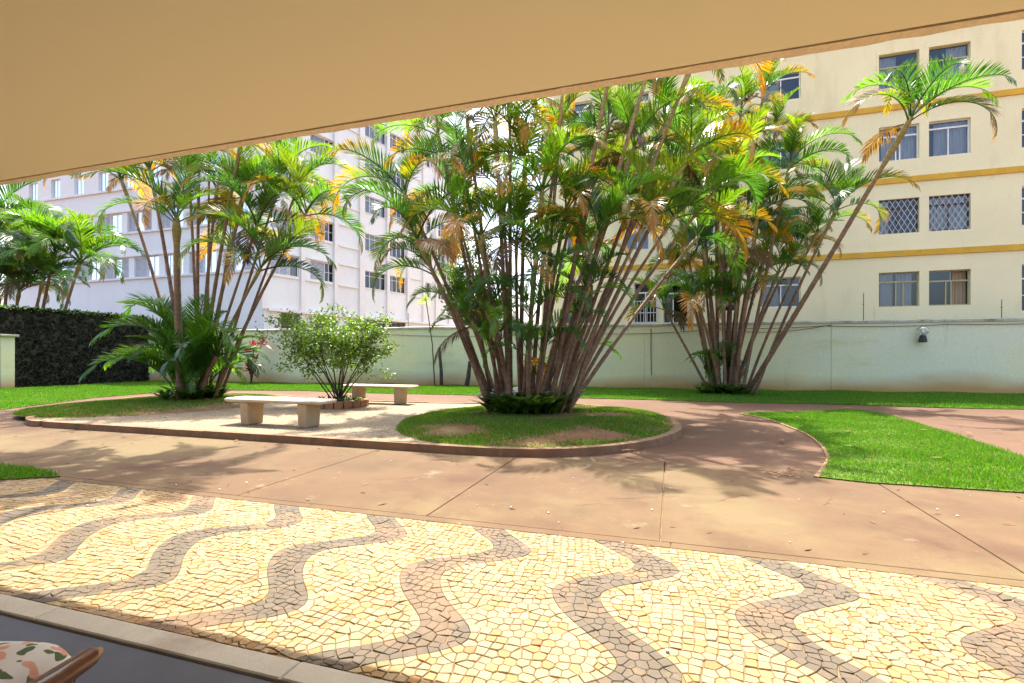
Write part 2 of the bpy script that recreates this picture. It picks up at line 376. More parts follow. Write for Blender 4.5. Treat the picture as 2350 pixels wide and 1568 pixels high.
def z7(x, y): return (1530 + x * .349, 856.8 + y * .349)
lawnR = [z7(*p) for p in [(1000, 688), (1050, 625), (1078, 565), (1060, 515), (1020, 465), (940, 407), (840, 362), (700, 312), (580, 283), (490, 268),
         (600, 259), (800, 262), (1000, 255), (1150, 243), (1300, 247), (1400, 265), (1520, 295), (1700, 350), (1900, 412), (2100, 478), (2350, 560)]]
lawnR = [G(*p) for p in lawnR] + [(4.26, 7.0), (4.2, Y1 + .05)] + [G(*z7(1900, 765)), G(*z7(1350, 735))]
lawnR = [(x, max(y, Y1 + .03)) for x, y in lawnR]
wallY = lambda x: 20.55 + .07 * x
lawnB = [(-25.2, wallY(-25.2)), (14, wallY(14))] + [G(*p) for p in [(2500, 942), (2230, 938), (2088, 934), (1948, 929), (1800, 926), (1650, 923), (1591, 921), (1460, 917), (1334, 914), (1110, 908), (830, 902), (700, 897), (520, 896)]]
lawnL = [(-25.0, 8.0)] + [G(*p) for p in [(-80, 951), (0, 941), (101, 928), (220, 913), (339, 903), (390, 899), (430, 897)]] + [(-18.6, 17.6), (-25.2, wallY(-25.2))]
lawnN = [(-6.25, 3.62), G(103, 1086), G(60, 1076), G(0, 1069), (-9.2, 4.2), (-14, 4.2), (-14, 2.4), (-8.2, 2.4)]
def lawn(name, poly, z):
    b = MB(); b.prism(poly, -.04, z); return tag(b.build(name, 'turf'), kind='structure')
GRASS = []
def grass(name, poly, z, dens, hgt, wid, mats=('grass', 'grass_dry'), dry=.06, mask=None, height=None):
    P = np.array(poly); x0, y0 = P.min(0); x1, y1 = P.max(0); n = int((x1 - x0) * (y1 - y0) * dens)
    px = npr.uniform(x0, x1, n); py = npr.uniform(y0, y1, n); k = inpoly(px, py, poly)
    if mask is not None: k &= mask(px, py)
    px, py = px[k] + npr.normal(size=k.sum()) * .018, py[k] + npr.normal(size=k.sum()) * .018; n = len(px)
    zb = np.full(n, z) if height is None else height(px, py)
    a = npr.uniform(0, 6.283, n); h = hgt * npr.uniform(.45, 1.25, n); wd = wid * npr.uniform(.6, 1.3, n)
    # patches: longer and shorter
    h *= .8 + .35 * np.sin(px * 2.1 + np.sin(py * 1.7) * 2) * np.sin(py * 2.6 + 1)
    lean = npr.uniform(.1, .9, n) * h; la = npr.uniform(0, 6.283, n)
    dx, dy = np.cos(a) * wd, np.sin(a) * wd
    V = np.zeros((n, 3, 3)); V[:, 0] = np.c_[px - dx, py - dy, zb]; V[:, 1] = np.c_[px + dx, py + dy, zb]
    V[:, 2] = np.c_[px + np.cos(la) * lean, py + np.sin(la) * lean, zb + h]
    F = np.arange(n * 3).reshape(n, 3); mi = (npr.rand(n) < dry).astype(int)
    o = link(name, npmesh(name, V.reshape(-1, 3), F, list(mats), mi)); return tag(o, kind='stuff')
lawn('lawn', lawnR, .015); lawn('lawn', lawnB, .015); lawn('lawn', lawnL, .012); lawn('lawn', lawnN, .013)
def patchy(px, py): return npr.rand(len(px)) < .985
bx0, by0 = G(1945, 1026)
def worn(px, py):
    d = np.hypot(px - bx0, (py - by0) * 1.4); v = np.sin(px * 5.3 + 2 * np.sin(py * 4.1)) * np.sin(py * 5.9 + np.sin(px * 3.7))
    return (npr.rand(len(px)) < np.clip((d - .05) * 8, .04, 1)) & (npr.rand(len(px)) < np.clip(1.15 - .6 * np.clip(v, 0, 1), .3, 1))
grass('grass', lawnR, .012, 6500, .048, .0042, dry=.09, mask=worn)
grass('grass', lawnB, .012, 1300, .075, .009)
grass('grass', lawnL, .010, 1100, .075, .009)
grass('grass', lawnN, .012, 4500, .05, .005)
# thin concrete edging along the right lawn
e = MB(); E = lawnR[:10]; E = [lawnR[-1], lawnR[-2]][::-1] + E
def strip(mb, pts, wdt, z0, z1, side=1):
    pts = [Vector((p[0], p[1], 0)) for p in pts]; n = len(pts); off = []
    for i in range(n):
        d = (pts[min(i + 1, n - 1)] - pts[max(i - 1, 0)]).normalized(); off.append(pts[i] + Vector((d.y, -d.x, 0)) * wdt * side)
    for i in range(n - 1):
        q = [pts[i], pts[i + 1], off[i + 1], off[i]]; lo = [mb.vert((p.x, p.y, z0)) for p in q]; hi = [mb.vert((p.x, p.y, z1)) for p in q]
        mb.face(hi); mb.face(lo[::-1])
        for k in range(4): mb.face((lo[k], lo[(k + 1) % 4], hi[(k + 1) % 4], hi[k]))
strip(e, spline([(p[0], p[1], 0) for p in lawnR[:10]], 3), .05, -.03, .012, -1)
tag(e.build('lawn_edging', 'curb'), kind='structure')

# ------------------------------------------------------------------ island bed with kerb
front = 6.08
isl = [(-11.0, front), (-9, front), (-7, front), (-5, front), (-3.6, front), (-2.4, 6.08), (-1.5, 6.25), (-.75, 6.75), (-.15, 7.6), (.17, 8.7), (.08, 9.8), (-.4, 10.9), (-1.2, 11.9), (-2.2, 12.5), (-3.4, 12.5), (-4.6, 12.0),
       (-6.2, 11.75), (-8.5, 11.75), (-10.3, 12.2), (-12.2, 12.8), (-14.0, 12.6), (-15.0, 11.6), (-15.1, 10.4), (-14.6, 9.2), (-13.9, 8.2), (-13.0, 7.2), (-12.2, 6.5), (-11.6, 6.18)]
isl = [(p.x, p.y) for p in spline([(x, y, 0) for x, y in isl], 4, True)]
def inset(poly, d):
    out = []; n = len(poly)
    for i in range(n):
        a, c = Vector(poly[i - 1]), Vector(poly[(i + 1) % n]); t = (c - a).normalized(); out.append((poly[i][0] - t.y * d, poly[i][1] + t.x * d))
    return out
island = MB(); island.prism(inset(isl, .07), -.05, .085); island = tag(island.build('island_paving', 'far_mosaic'), kind='structure')
# kerb stones, one by one along the outline
acc = 0; seg = [isl[0]]; stones = []
ring = isl + [isl[0]]; dense = []
for (x0, y0), (x1, y1) in zip(ring[:-1], ring[1:]):
    n = max(1, int(math.hypot(x1 - x0, y1 - y0) / .12))
    for k in range(n): dense.append((x0 + (x1 - x0) * k / n, y0 + (y1 - y0) * k / n))
i = 0
while i < len(dense) - 2:
    n = rnd.randint(7, 9); pts = dense[i:i + n + 1]
    if len(pts) < 3: break
    pts = list(pts); d0 = Vector((pts[1][0] - pts[0][0], pts[1][1] - pts[0][1])).normalized() * .004
    pts[0] = (pts[0][0] + d0.x, pts[0][1] + d0.y); pts[-1] = (pts[-1][0] - d0.x, pts[-1][1] - d0.y)
    k = MB(); strip(k, pts, .13 + rnd.uniform(-.006, .006), -.05, .105 + rnd.uniform(-.006, .006), -1); k.build('kerb_stone', 'curb', island); i += n
# earth and grass mounds on the island
def mound(cx, cy, rx, ry, hz, z, name):
    b = MB(); nr, na = 10, 40; prev = None
    for r in range(nr + 1):
        t = r / nr
        rg = [b.vert((cx + rx * t * math.cos(2 * math.pi * k / na), cy + ry * t * math.sin(2 * math.pi * k / na), z + hz * (1 - t * t) + (0 if r == nr else rnd.uniform(-.008, .008)))) for k in range(na)]
        if prev:
            for k in range(na): b.face((prev[k], prev[(k + 1) % na], rg[(k + 1) % na], rg[k]))
        prev = rg
    tag(b.build(name, 'earth', smooth=True), kind='structure')
    poly = [(cx + rx * math.cos(t), cy + ry * math.sin(t)) for t in np.linspace(0, 6.283, 49)[:-1]]
    H = lambda px, py: z - .004 + hz * (1 - ((px - cx) / rx) ** 2 - ((py - cy) / ry) ** 2)
    return poly, H
pol, H = mound(-2.42, 9.28, 2.50, 3.10, .10, .088, 'mound')
def bare(px, py):
    v = np.sin(px * 3.1 + 1.3 * np.sin(py * 2.3)) + np.sin(py * 2.7 + 1.1 * np.sin(px * 1.9) + 1)
    return npr.rand(len(px)) < np.clip(1.05 - .75 * np.clip(v, 0, 2) - .7 * np.exp(-((px + 2.9) ** 2 + (py - 10.2) ** 2) / .9), .05, 1)
grass('grass', pol, .09, 5200, .05, .006, dry=.22, mask=bare, height=H)
pol, H = mound(-12.2, 9.45, 2.5, 2.9, .09, .088, 'mound')
def bare2(px, py): return npr.rand(len(px)) < np.clip(1.0 - 1.1 * np.clip((px + 12.0) * .5, 0, 1), .02, 1)
grass('grass', pol, .09, 3200, .05, .008, dry=.28, mask=bare2, height=H)

# ------------------------------------------------------------------ Portuguese pavement: individually cut stones in wave pattern
YA, YB, PX = 1.75, Y0 - .012, .935
XW0, XW1 = -9.0, 4.6
def xw(y): return .20 * np.cos(2 * math.pi * (y - 2.15) / 1.05) + .025 * np.cos(4 * math.pi * (y - 2.15) / 1.05 + .9)
HALF = .130
def region(x, y):
    """0 pale, 1 dark; with distance to the nearest wave edge"""
    q = (x - xw(y) + 1.24) % PX; q = q if q < PX / 2 else q - PX
    slope = (xw(y + .005) - xw(y - .005)) / .01
    return (1 if abs(q) < HALF else 0), abs(abs(q) - HALF) / math.sqrt(1 + slope * slope)
def mosaic():
    cs = .050; pts = []
    nb = int((XW1 - XW0) / PX) + 3
    for k in range(-nb, nb):
        for sgn in (-1, 1):
            y = YA + .02
            while y < YB:
                x = -1.24 + k * PX + xw(y) + sgn * HALF
                sl = (xw(y + .005) - xw(y - .005)) / .01; nrm = Vector((1, -sl)).normalized()
                if XW0 < x < XW1:
                    r = .024
                    pts.append((x + nrm.x * r, y + nrm.y * r)); pts.append((x - nrm.x * r, y - nrm.y * r))
                y += rnd.uniform(.045, .062) / math.sqrt(1 + sl * sl)
    nx, ny = int((XW1 - XW0) / cs), int((YB - YA) / cs)
    for j in range(-4, ny + 5):
        for i in range(nx):
            x = XW0 + (i + .5) * cs; y = YA + (j + .5) * cs
            x += .06 * math.sin(y * 3.1 + x * 1.1) ; y += .07 * math.sin(x * 2.3 + 1) + .03 * math.sin(x * 1.3 + y * 3)
            x += rnd.gauss(0, .0060); y += rnd.gauss(0, .0060)
            if not (YA - .02 < y < YB + .02): continue
            if region(x, y)[1] > .045 and rnd.random() > .03: pts.append((x, y))
    g = {}
    for i, (x, y) in enumerate(pts): g.setdefault((int(x // .06), int(y // .06)), []).append(i)
    cells = []
    for i, (x, y) in enumerate(pts):
        poly = [(x - .07, y - .07), (x + .07, y - .07), (x + .07, y + .07), (x - .07, y + .07)]
        kx, ky = int(x // .06), int(y // .06)
        nb = sorted(((pts[j][0] - x) ** 2 + (pts[j][1] - y) ** 2, j) for a in (-2, -1, 0, 1, 2) for c in (-2, -1, 0, 1, 2) for j in g.get((kx + a, ky + c), ()) if j != i)
        planes = [(pts[j][0] - x, pts[j][1] - y, (pts[j][0] ** 2 + pts[j][1] ** 2 - x * x - y * y) / 2) for d, j in nb[:14] if d > 1e-8]
        planes += [(0, -1, -YA), (0, 1, YB)]
        for a, c, d in planes:
            q = []; n = len(poly)
            for k in range(n):
                p0, p1 = poly[k], poly[(k + 1) % n]; s0 = a * p0[0] + c * p0[1] - d; s1 = a * p1[0] + c * p1[1] - d
                if s0 <= 0: q.append(p0)
                if (s0 < 0 < s1) or (s1 < 0 < s0):
                    t = s0 / (s0 - s1); q.append((p0[0] + (p1[0] - p0[0]) * t, p0[1] + (p1[1] - p0[1]) * t))
            poly = q
            if len(poly) < 3: break
        if len(poly) < 3: continue
        m = []
        for p in poly:                     # merge tiny edges: mostly four- and five-sided stones remain
            if m and math.hypot(p[0] - m[-1][0], p[1] - m[-1][1]) < .017: m[-1] = ((p[0] + m[-1][0]) / 2, (p[1] + m[-1][1]) / 2)
            else: m.append(p)
        if len(m) > 3 and math.hypot(m[0][0] - m[-1][0], m[0][1] - m[-1][1]) < .017: m.pop()
        if len(m) < 3: continue
        ar = .5 * abs(sum(m[k][0] * m[(k + 1) % len(m)][1] - m[(k + 1) % len(m)][0] * m[k][1] for k in range(len(m))))
        if ar < .0002: continue
        cells.append((x, y, m, region(x, y)[0]))
    return cells
def stone_geo(mb, tint, cell, gap=.0015):
    x, y, m, dark = cell; n = len(m)
    cx = sum(p[0] for p in m) / n; cy = sum(p[1] for p in m) / n
    z = rnd.gauss(0, .0011); tx, ty = rnd.gauss(0, .018), rnd.gauss(0, .018)
    def ringv(off, dz):
        out = []
        for p in m:
            dx, dy = p[0] - cx, p[1] - cy; l = math.hypot(dx, dy); k = max(.3, 1 - off / max(l, .006) * 1.25)
            out.append(mb.vert((cx + dx * k, cy + dy * k, z + dz + (tx * dx + ty * dy if dz > -.008 else 0))))
        return out
    if dark: c = rnd.uniform(.92, 1.08); col = (.33 * c, .312 * c, .30 * c) if rnd.random() > .08 else (.42 * c, .36 * c, .33 * c); gap *= .3
    else:
        c = rnd.uniform(.82, 1.12); o = rnd.random()
        col = (1.0 * c, .90 * c, .68 * c) if o > .32 else ((1.0 * c, .78 * c, .44 * c) if o > .06 else (.95 * c, .62 * c, .34 * c))
    a = ringv(gap, -.013); bt = ringv(gap, -.0035); tp = ringv(gap + .0025, 0)
    k0 = len(mb.f)
    mb.face(tp)
    for k in range(n):
        k2 = (k + 1) % n; mb.face((bt[k], bt[k2], tp[k2], tp[k])); mb.face((a[k], a[k2], bt[k2], bt[k]))
    tint += [col] * (len(mb.f) - k0)
def with_tint(me, tint):
    at = me.attributes.new('tint', 'FLOAT_COLOR', 'FACE'); at.data.foreach_set('color', [c for t in tint for c in (t[0], t[1], t[2], 1.0)]); return me
b = MB(); b.poly([(XW0, YA, -.006), (XW1, YA, -.006), (XW1, YB + .012, -.006), (XW0, YB + .012, -.006)])
pave = tag(b.build('mosaic_pavement', 'joint_dirt'), kind='structure')
cells = mosaic()
def vis(c):
    L = c[0] * ct + c[1] * st; D = -c[0] * st + c[1] * ct
    u = 1175 + FPX * L / D; v = 818 + FPX * 1.3 / D
    return (u > 0) and (u < 2350) and (v < 1568), D
cells.sort(key=lambda c: (not vis(c)[0], vis(c)[1]))
for c in cells[:300]:
    mb = MB(); t = []; stone_geo(mb, t, c); link('paving_stone', with_tint(mb.mesh('paving_stone', 'stone'), t), pave)
mb = MB(); t = []
for c in cells[300:]: stone_geo(mb, t, c)
tag(link('paving_stones', with_tint(mb.mesh('paving_stones', 'stone'), t), pave), kind='stuff')

# ------------------------------------------------------------------ porch: floor, granite edge, soffit
b = MB(); b.rbox(-9, 6, -4, 1.62, -.3, -.012, .004); porchfl = tag(b.build('porch_floor', 'porch_floor'), kind='structure')
kb = tag(MB().build('porch_kerb', 'granite'), kind='structure')
for a in np.arange(-9, 6, 1.5):
    s = MB(); s.rbox(a + .002, a + 1.498, 1.623, 1.746, -.1, .004 + rnd.uniform(-.001, .001), .006); s.build('kerb_stone', 'granite', kb)
ZC = 2.9
pr = thing('porch', 'cream painted porch slab overhanging the whole top of the view', 'porch', (0, -2, 0))
s = MB(); s.box(-12, 9, -2.5, 4.9, ZC, ZC + .12); s.build('ceiling', 'soffit', pr)
s = MB(); s.box(-12, 9, 4.904, 4.912, ZC + .012, ZC + .12); s.build('drip_groove', 'groove', pr)
s = MB()
xs = np.arange(-12, 9.01, .12); prev = None
for x in xs:                       # rough, uneven plaster lip
    y = 4.99 + rnd.uniform(-.006, .006); q = [s.vert((x, 4.916, ZC - .002 + rnd.uniform(-.003, .003))), s.vert((x, y, ZC + rnd.uniform(-.003, .004))), s.vert((x, y, ZC + .12)), s.vert((x, 4.916, ZC + .12))]
    if prev:
        for k in range(4): s.face((prev[k], prev[(k + 1) % 4], q[(k + 1) % 4], q[k]))
    prev = q
s.build('roof_lip', 'lip', pr)
s = MB(); s.box(-12, 9, -2.7, -2.502, -2, ZC - .002); s.build('back_wall', 'back_wall', pr)

# ================================================================== garden wall, hedge
wallH = 2.5
gw = thing('garden_wall', 'long pale green rendered wall behind the lawn, stained brown at its foot', 'wall', (-6, 20.3, 0))
def WT(x, y, z): return (x + 6, y + wallY(x) - 20.3, z)
for a, c in zip([-26.2, -20, -14, -7.6, -1.0, 5.6, 11.5], [-20, -14, -7.6, -1.0, 5.6, 11.5, 24]):
    s = MB(); s.box(a + .006, c - .006, .0, .16, -.05, wallH, 0, WT); s.build('wall_panel', 'wall_green', gw)
    s = MB(); n = 14; prev = None
    for k in range(n + 1):
        x = a + .003 + (c - a - .006) * k / n; z = wallH + .003; dz = rnd.uniform(0, .025)
        q = [s.vert(WT(x, -.05, z)), s.vert(WT(x, -.05, z + .07 + dz)), s.vert(WT(x, .1, z + .10 + dz)), s.vert(WT(x, .22, z + .06)), s.vert(WT(x, .22, z))]
        if prev:
            for j in range(5): s.face((prev[j], prev[(j + 1) % 5], q[(j + 1) % 5], q[j]))
        else: s.face(q)
        prev = q
    s.face(prev); s.build('coping', 'coping', gw)
# cables sagging along the wall
cb = MB()
for (xa, za, xb, zb, sag) in ((-13, 2.34, -4, 2.30, .16), (-4, 2.30, 1.6, 2.36, .13), (1.6, 2.36, 5.4, 2.42, .18), (5.4, 2.42, 9.3, 2.42, .05), (9.3, 2.42, 13, 2.46, .04), (1.6, 2.40, 5.6, 2.44, .07)):
    pts = [Vector((xa + (xb - xa) * t, wallY(xa + (xb - xa) * t) - .03, za + (zb - za) * t - sag * 4 * t * (1 - t))) for t in np.linspace(0, 1, 10)]
    cb.tube(pts, .011, 4)
tag(cb.build('cable', 'cable'), 'thin dark cables sagging along the top of the pale green wall', 'cable')
cb = MB(); x = -.75; cb.tube([(x, wallY(x) - .02, 2.4), (x, wallY(x) - .02, 1.4), (x + .02, wallY(x) - .02, .55)], .014, 4)
tag(cb.build('drain_pipe', 'cable'), 'thin dark pipe running down the green wall between two palm clumps', 'pipe')

# wall lamp
_x, _y = LD((2118 - 1175) / FPX, 1); _t = (20.55 - .22) / (_y - .07 * _x); lx, ly = _x * _t, _y * _t
LS = .85
lm = thing('wall_lamp', 'clear glass globe lamp on black holder fixed to the green wall', 'lamp', (lx, ly, 1.8))
s = MB(); s.lathe([(.001, -.02), (.11, -.01), (.15, .02), (.145, .05), (.11, .24), (.105, .27), (.001, .27)][:], 14); s.build('lamp_holder', 'metal_dark', lm, smooth=False)
s = MB(); s.lathe([(.09, .275)] + [(.215 * math.sin(t), .46 - .2 * math.cos(t)) for t in np.linspace(.5, 3.1, 12)] + [(.001, .665)], 20); s.build('globe', 'globe', lm, smooth=True)
s = MB(); s.lathe([(.001, .28), (.04, .28), (.055, .40), (.05, .46), (.02, .51), (.001, .52)], 12); s.build('bulb', 'frame_white', lm, smooth=True)
s = MB(); s.box(-.035, .035, .05, .215, .08, .14); s.build('bracket', 'metal_dark', lm)
lm.scale = (LS, 1, LS)

# ivy-covered wall at the left
hx = -25.6; hz = 3.2
hd = thing('ivy_hedge', 'tall dark ivy covered wall closing the garden at the left', 'hedge', (hx - .3, 14, 0))
s = MB(); s.box(-.25, .24, -9, 4.7, -.05, hz); s.build('wall_core', 'dark_bark', hd)
def leafcloud(P, Nrm, size, jit=.6, aspect=.55):
    """one folded two-triangle leaf per point, roughly facing Nrm"""
    n = len(P); d = npr.normal(size=(n, 3)); nn = Nrm + jit * npr.normal(size=(n, 3)); nn /= np.linalg.norm(nn, axis=1)[:, None] + 1e-9
    d -= nn * (d * nn).sum(1)[:, None]; d /= np.linalg.norm(d, axis=1)[:, None] + 1e-9; e = np.cross(nn, d)
    sz = (size * npr.uniform(.6, 1.3, n))[:, None]
    V = np.stack([P, P + d * sz * .5 + e * sz * aspect * .5 - nn * sz * .06, P + d * sz, P + d * sz * .5 - e * sz * aspect * .5 - nn * sz * .06], 1).reshape(-1, 3)
    i = np.arange(n)[:, None] * 4
    return V, np.concatenate([i + [0, 1, 2], i + [0, 2, 3]])
n = 15000
side = npr.rand(n) < .82
P = np.where(side[:, None], np.c_[npr.uniform(.22, .33, n), npr.uniform(-9, 4.7, n), npr.uniform(0, hz + .05, n)],
             np.c_[npr.uniform(-.32, .33, n), npr.uniform(-9, 4.7, n), npr.uniform(hz, hz + .14, n)])
Nr = np.where(side[:, None], np.array([[1, 0, .3]]), np.array([[.2, 0, 1]]))
V, F = leafcloud(P, Nr, .12, .5, .8)
tag(link('foliage', npmesh('foliage', V, F, 'ivy'), hd), kind='stuff')
n = 1500; P = np.c_[npr.uniform(.1, .36, n), npr.uniform(-9, 4.7, n), hz + .06 + .12 * npr.rand(n) ** 2]
V, F = leafcloud(P, np.array([[.3, -.2, 1.]]), .13, .6, .8); tag(link('sun_painted_tips', npmesh('sun_painted_tips', V, F, 'fern'), hd), kind='stuff')  # ivy tips in a brighter leaf material: sun on the top painted in
# gate pillar at the far left edge
p = G(10, 893); gp = thing('gate_pillar', 'short pale green pillar with flat cap at the left edge by the ivy', 'pillar', (p[0], p[1], 0))
s = MB(); s.rbox(-.5, .22, -.22, .22, -.02, 2.08, .012); s.build('shaft', 'wall_green', gp)
s = MB(); s.rbox(-.57, .36, -.30, .30, 2.083, 2.17, .012); s.build('cap', 'coping', gp)

# ================================================================== buildings
def frame_of(origin, d):
    d = Vector((d[0], d[1], 0)).normalized(); nrm = Vector((d.y, -d.x, 0))
    if nrm.y > 0: nrm = -nrm
    return Vector(origin), d, nrm
def facade(fr, a0, a1, z0, z1, rects, mat, parent, depth=.2, name='wall'):
    """wall sheet with real openings and reveals; a runs along it, z up"""
    o, d, nr = fr; base = parent.location
    P = lambda a, z, n=0: o + d * a + nr * n + Vector((0, 0, z)) - base
    A = sorted(set([a0, a1] + [x for r in rects for x in r[:2]])); Z = sorted(set([z0, z1] + [x for r in rects for x in r[2:4]]))
    mb = MB()
    for i in range(len(A) - 1):
        for j in range(len(Z) - 1):
            ca, cz = (A[i] + A[i + 1]) / 2, (Z[j] + Z[j + 1]) / 2
            if any(r[0] < ca < r[1] and r[2] < cz < r[3] for r in rects): continue
            mb.poly([P(A[i], Z[j]), P(A[i + 1], Z[j]), P(A[i + 1], Z[j + 1]), P(A[i], Z[j + 1])])
    for r in rects:
        c = [(r[0], r[2]), (r[1], r[2]), (r[1], r[3]), (r[0], r[3])]
        for k in range(4):
            p, q = c[k], c[(k + 1) % 4]; mb.poly([P(*p), P(*q), P(*q, -depth), P(*p, -depth)])
    return mb.build(name, mat, parent)
def fbox(mb, fr, base, a0, a1, z0, z1, n0, n1, m=0):
    o, d, nr = fr
    mb.box(a0, a1, n0, n1, z0, z1, m, lambda a, n, z: o + d * a + nr * n + Vector((0, 0, z)) - base)
def window(fr, parent, r, style):
    base = parent.location; a0, a1, z0, z1 = r; wd, hg = a1 - a0, z1 - z0; t = .045; fm = style.get('frame', 'frame_white'); n0, n1 = -.16, -.11
    mb = MB(); g = .004
    fbox(mb, fr, base, a0 + g, a0 + t, z0 + g, z1 - g, n0, n1); fbox(mb, fr, base, a1 - t, a1 - g, z0 + g, z1 - g, n0, n1)
    fbox(mb, fr, base, a0 + t, a1 - t, z0 + g, z0 + t, n0, n1); fbox(mb, fr, base, a0 + t, a1 - t, z1 - t, z1 - g, n0, n1)
    tr = style.get('transom', 0)
    if tr: fbox(mb, fr, base, a0 + t, a1 - t, z0 + hg * tr - .03, z0 + hg * tr + .03, n0 + .002, n1 + .003)
    for q in style.get('mull', ()): fbox(mb, fr, base, a0 + wd * q - .022, a0 + wd * q + .022, z0 + t, z0 + hg * (tr or 1) - (.03 if tr else t), n0 + .003, n1 - .003)
    for q in style.get('bars', ()): fbox(mb, fr, base, a0 + t, a1 - t, z0 + hg * q - .015, z0 + hg * q + .015, n0 + .004, n1 - .004)
    wn = mb.build('window', fm, parent)
    mb = MB(); o, d, nr = fr
    Pp = lambda a, z, n: o + d * a + nr * n + Vector((0, 0, z)) - base
    open_from = style.get('open', 1.0)
    mb.poly([Pp(a0 + t, z0 + t, -.14), Pp(a0 + wd * open_from - (t if open_from == 1 else 0), z0 + t, -.14), Pp(a0 + wd * open_from - (t if open_from == 1 else 0), z1 - t, -.14), Pp(a0 + t, z1 - t, -.14)])
    mb.build('pane', 'glass', wn)
    mb = MB(); fbox(mb, fr, base, a0 - .05, a1 + .05, z0 - .05, z1 + .05, -1.2, -1.19)
    for sgn, aa in ((0, a0 - .05), (1, a1 + .05)): fbox(mb, fr, base, aa - .005, aa + .005, z0 - .05, z1 + .05, -1.19, -.205)
    fbox(mb, fr, base, a0 - .04, a1 + .04, z0 - .06, z0 - .05, -1.19, -.205); fbox(mb, fr, base, a0 - .04, a1 + .04, z1 + .05, z1 + .06, -1.19, -.205)
    mb.build('room', 'interior', wn)
    for (q0, q1, cm) in style.get('curtain', ()):
        mb = MB(); K = max(6, int((q1 - q0) * wd / .035)); prev = None
        for k in range(K + 1):
            a = a0 + wd * (q0 + (q1 - q0) * k / K); nn = -.30 + .022 * math.sin(k * 1.9 + a * 7)
            cur = (mb.vert(Pp(a, z0 - .04, nn)), mb.vert(Pp(a, z1 - .02, nn)))
            if prev: mb.face((prev[0], cur[0], cur[1], prev[1]))
            prev = cur
        mb.build('curtain', cm, wn)
    for (q0, q1) in style.get('louver', ()):
        mb = MB(); A0, A1 = a0 + wd * q0 + .01, a0 + wd * q1 - .01; K = int(hg / .085)
        fbox(mb, fr, base, A0, A0 + .05, z0 + t, z1 - t, -.10, -.06); fbox(mb, fr, base, A1 - .05, A1, z0 + t, z1 - t, -.10, -.06)
        for k in range(K):
            z = z0 + t + (hg - 2 * t) * (k + .5) / K
            mb.poly([Pp(A0 + .05, z - .045, -.055), Pp(A1 - .05, z - .045, -.055), Pp(A1 - .05, z + .02, -.105), Pp(A0 + .05, z + .02, -.105)])
        mb.build('louvre_shutter', 'shutter', wn)
    if style.get('grille'):
        mb = MB(); sp = .20
        for sgn in (-1, 1):
            k = -hg
            while k < wd:
                # clip diagonal to the opening
                pa, pz = (k, 0.0); qa, qz = (k + hg * .55, hg)
                if sgn < 0: pa, qa = wd - pa, wd - qa
                f0, f1 = 0., 1.
                da = qa - pa
                for lim, up in ((.01, False), (wd - .01, True)):
                    if da == 0: continue
                    tt = (lim - pa) / da
                    if (da > 0) == up: f1 = min(f1, tt)
                    else: f0 = max(f0, tt)
                if f1 > f0 + .02:
                    mb.tube([Pp(a0 + pa + da * f, z0 + hg * f, -.06 + .006 * sgn) for f in (f0, f1)], .009, 4)
                k += sp
        mb.build('grille', 'railing', wn)
    if style.get('sill'):
        mb = MB(); fbox(mb, fr, base, a0 - .06, a1 + .06, z0 - .06, z0 - .006, -.1, .05); mb.build('sill', style['sill'], wn)
    return wn
def hit(fr, u, v):
    """where the sight line of a survey mark meets the facade"""
    o, d, nr = fr; r = AT(u, v, 1) - Vector((0, 0, CAMH)); t = (o.x * nr.x + o.y * nr.y) / (r.x * nr.x + r.y * nr.y)
    p = Vector((r.x * t, r.y * t, CAMH + r.z * t)); return ((p - o).dot(d), p.z)
def rect(fr, u0, u1, v0, v1):
    a0, za = hit(fr, u0, (v0 + v1) / 2); a1, _ = hit(fr, u1, (v0 + v1) / 2)
    um = (u0 + u1) / 2; z1 = hit(fr, um, v0)[1]; z0 = hit(fr, um, v1)[1]
    return (min(a0, a1), max(a0, a1), z0, z1)

# yellow apartment block behind the wall
yb = thing('apartment_building', 'pale yellow apartment block with ochre floor bands behind the green wall', 'building', (2, 25, 0))
fy = frame_of((0, 23.4, 0), (1, 0))
wins = []
fl = 2.90
for k, rows in enumerate([(664, 'a'), (729, 'b')]): pass
za1 = rect(fy, 2017, 2110, 624.6, 704)
zrow = [za1[2] + fl * i for i in range(5)]; hw = za1[3] - za1[2]
cA = rect(fy, 2017, 2110, 624, 704)[:2]; cB = rect(fy, 2132, 2228, 621, 703)[:2]; cC = rect(fy, 2345, 2460, 611, 703)[:2]; cD = rect(fy, 1745, 1838, 638, 706)[:2]
cE = (cC[1] + .35, cC[1] + 1.9)
styles = {
 (0, 0): dict(frame='frame_olive', transom=.72, mull=(.45, .63), curtain=((.1, .42, 'curtain'), (.5, .9, 'curtain'))),
 (0, 1): dict(frame='frame_olive', transom=.70, mull=(.44, .57), curtain=((.6, 1.0, 'curtain_tan'),), open=.58),
 (1, 0): dict(frame='frame_dark', transom=.75, mull=(.5,), grille=1, curtain=((.0, .3, 'curtain'),)),
 (1, 1): dict(frame='frame_dark', transom=.75, mull=(.5,), grille=1, curtain=((.1, 1.0, 'curtain'),)),
 (2, 0): dict(transom=.72, mull=(.45, .55), curtain=((.12, .45, 'curtain'), (.55, 1.0, 'curtain'))),
 (2, 1): dict(transom=.8, mull=(.5,), curtain=((.2, 1.0, 'curtain'),)),
 (3, 0): dict(frame='frame_olive', transom=.62, mull=(.5,), curtain=((0, .5, 'curtain'),)),
 (3, 1): dict(frame='frame_olive', transom=.62, mull=(.5,), curtain=((.5, 1, 'curtain'),)),
 (4, 0): dict(transom=.7, mull=(.5,)), (4, 1): dict(transom=.7, mull=(.5,))}
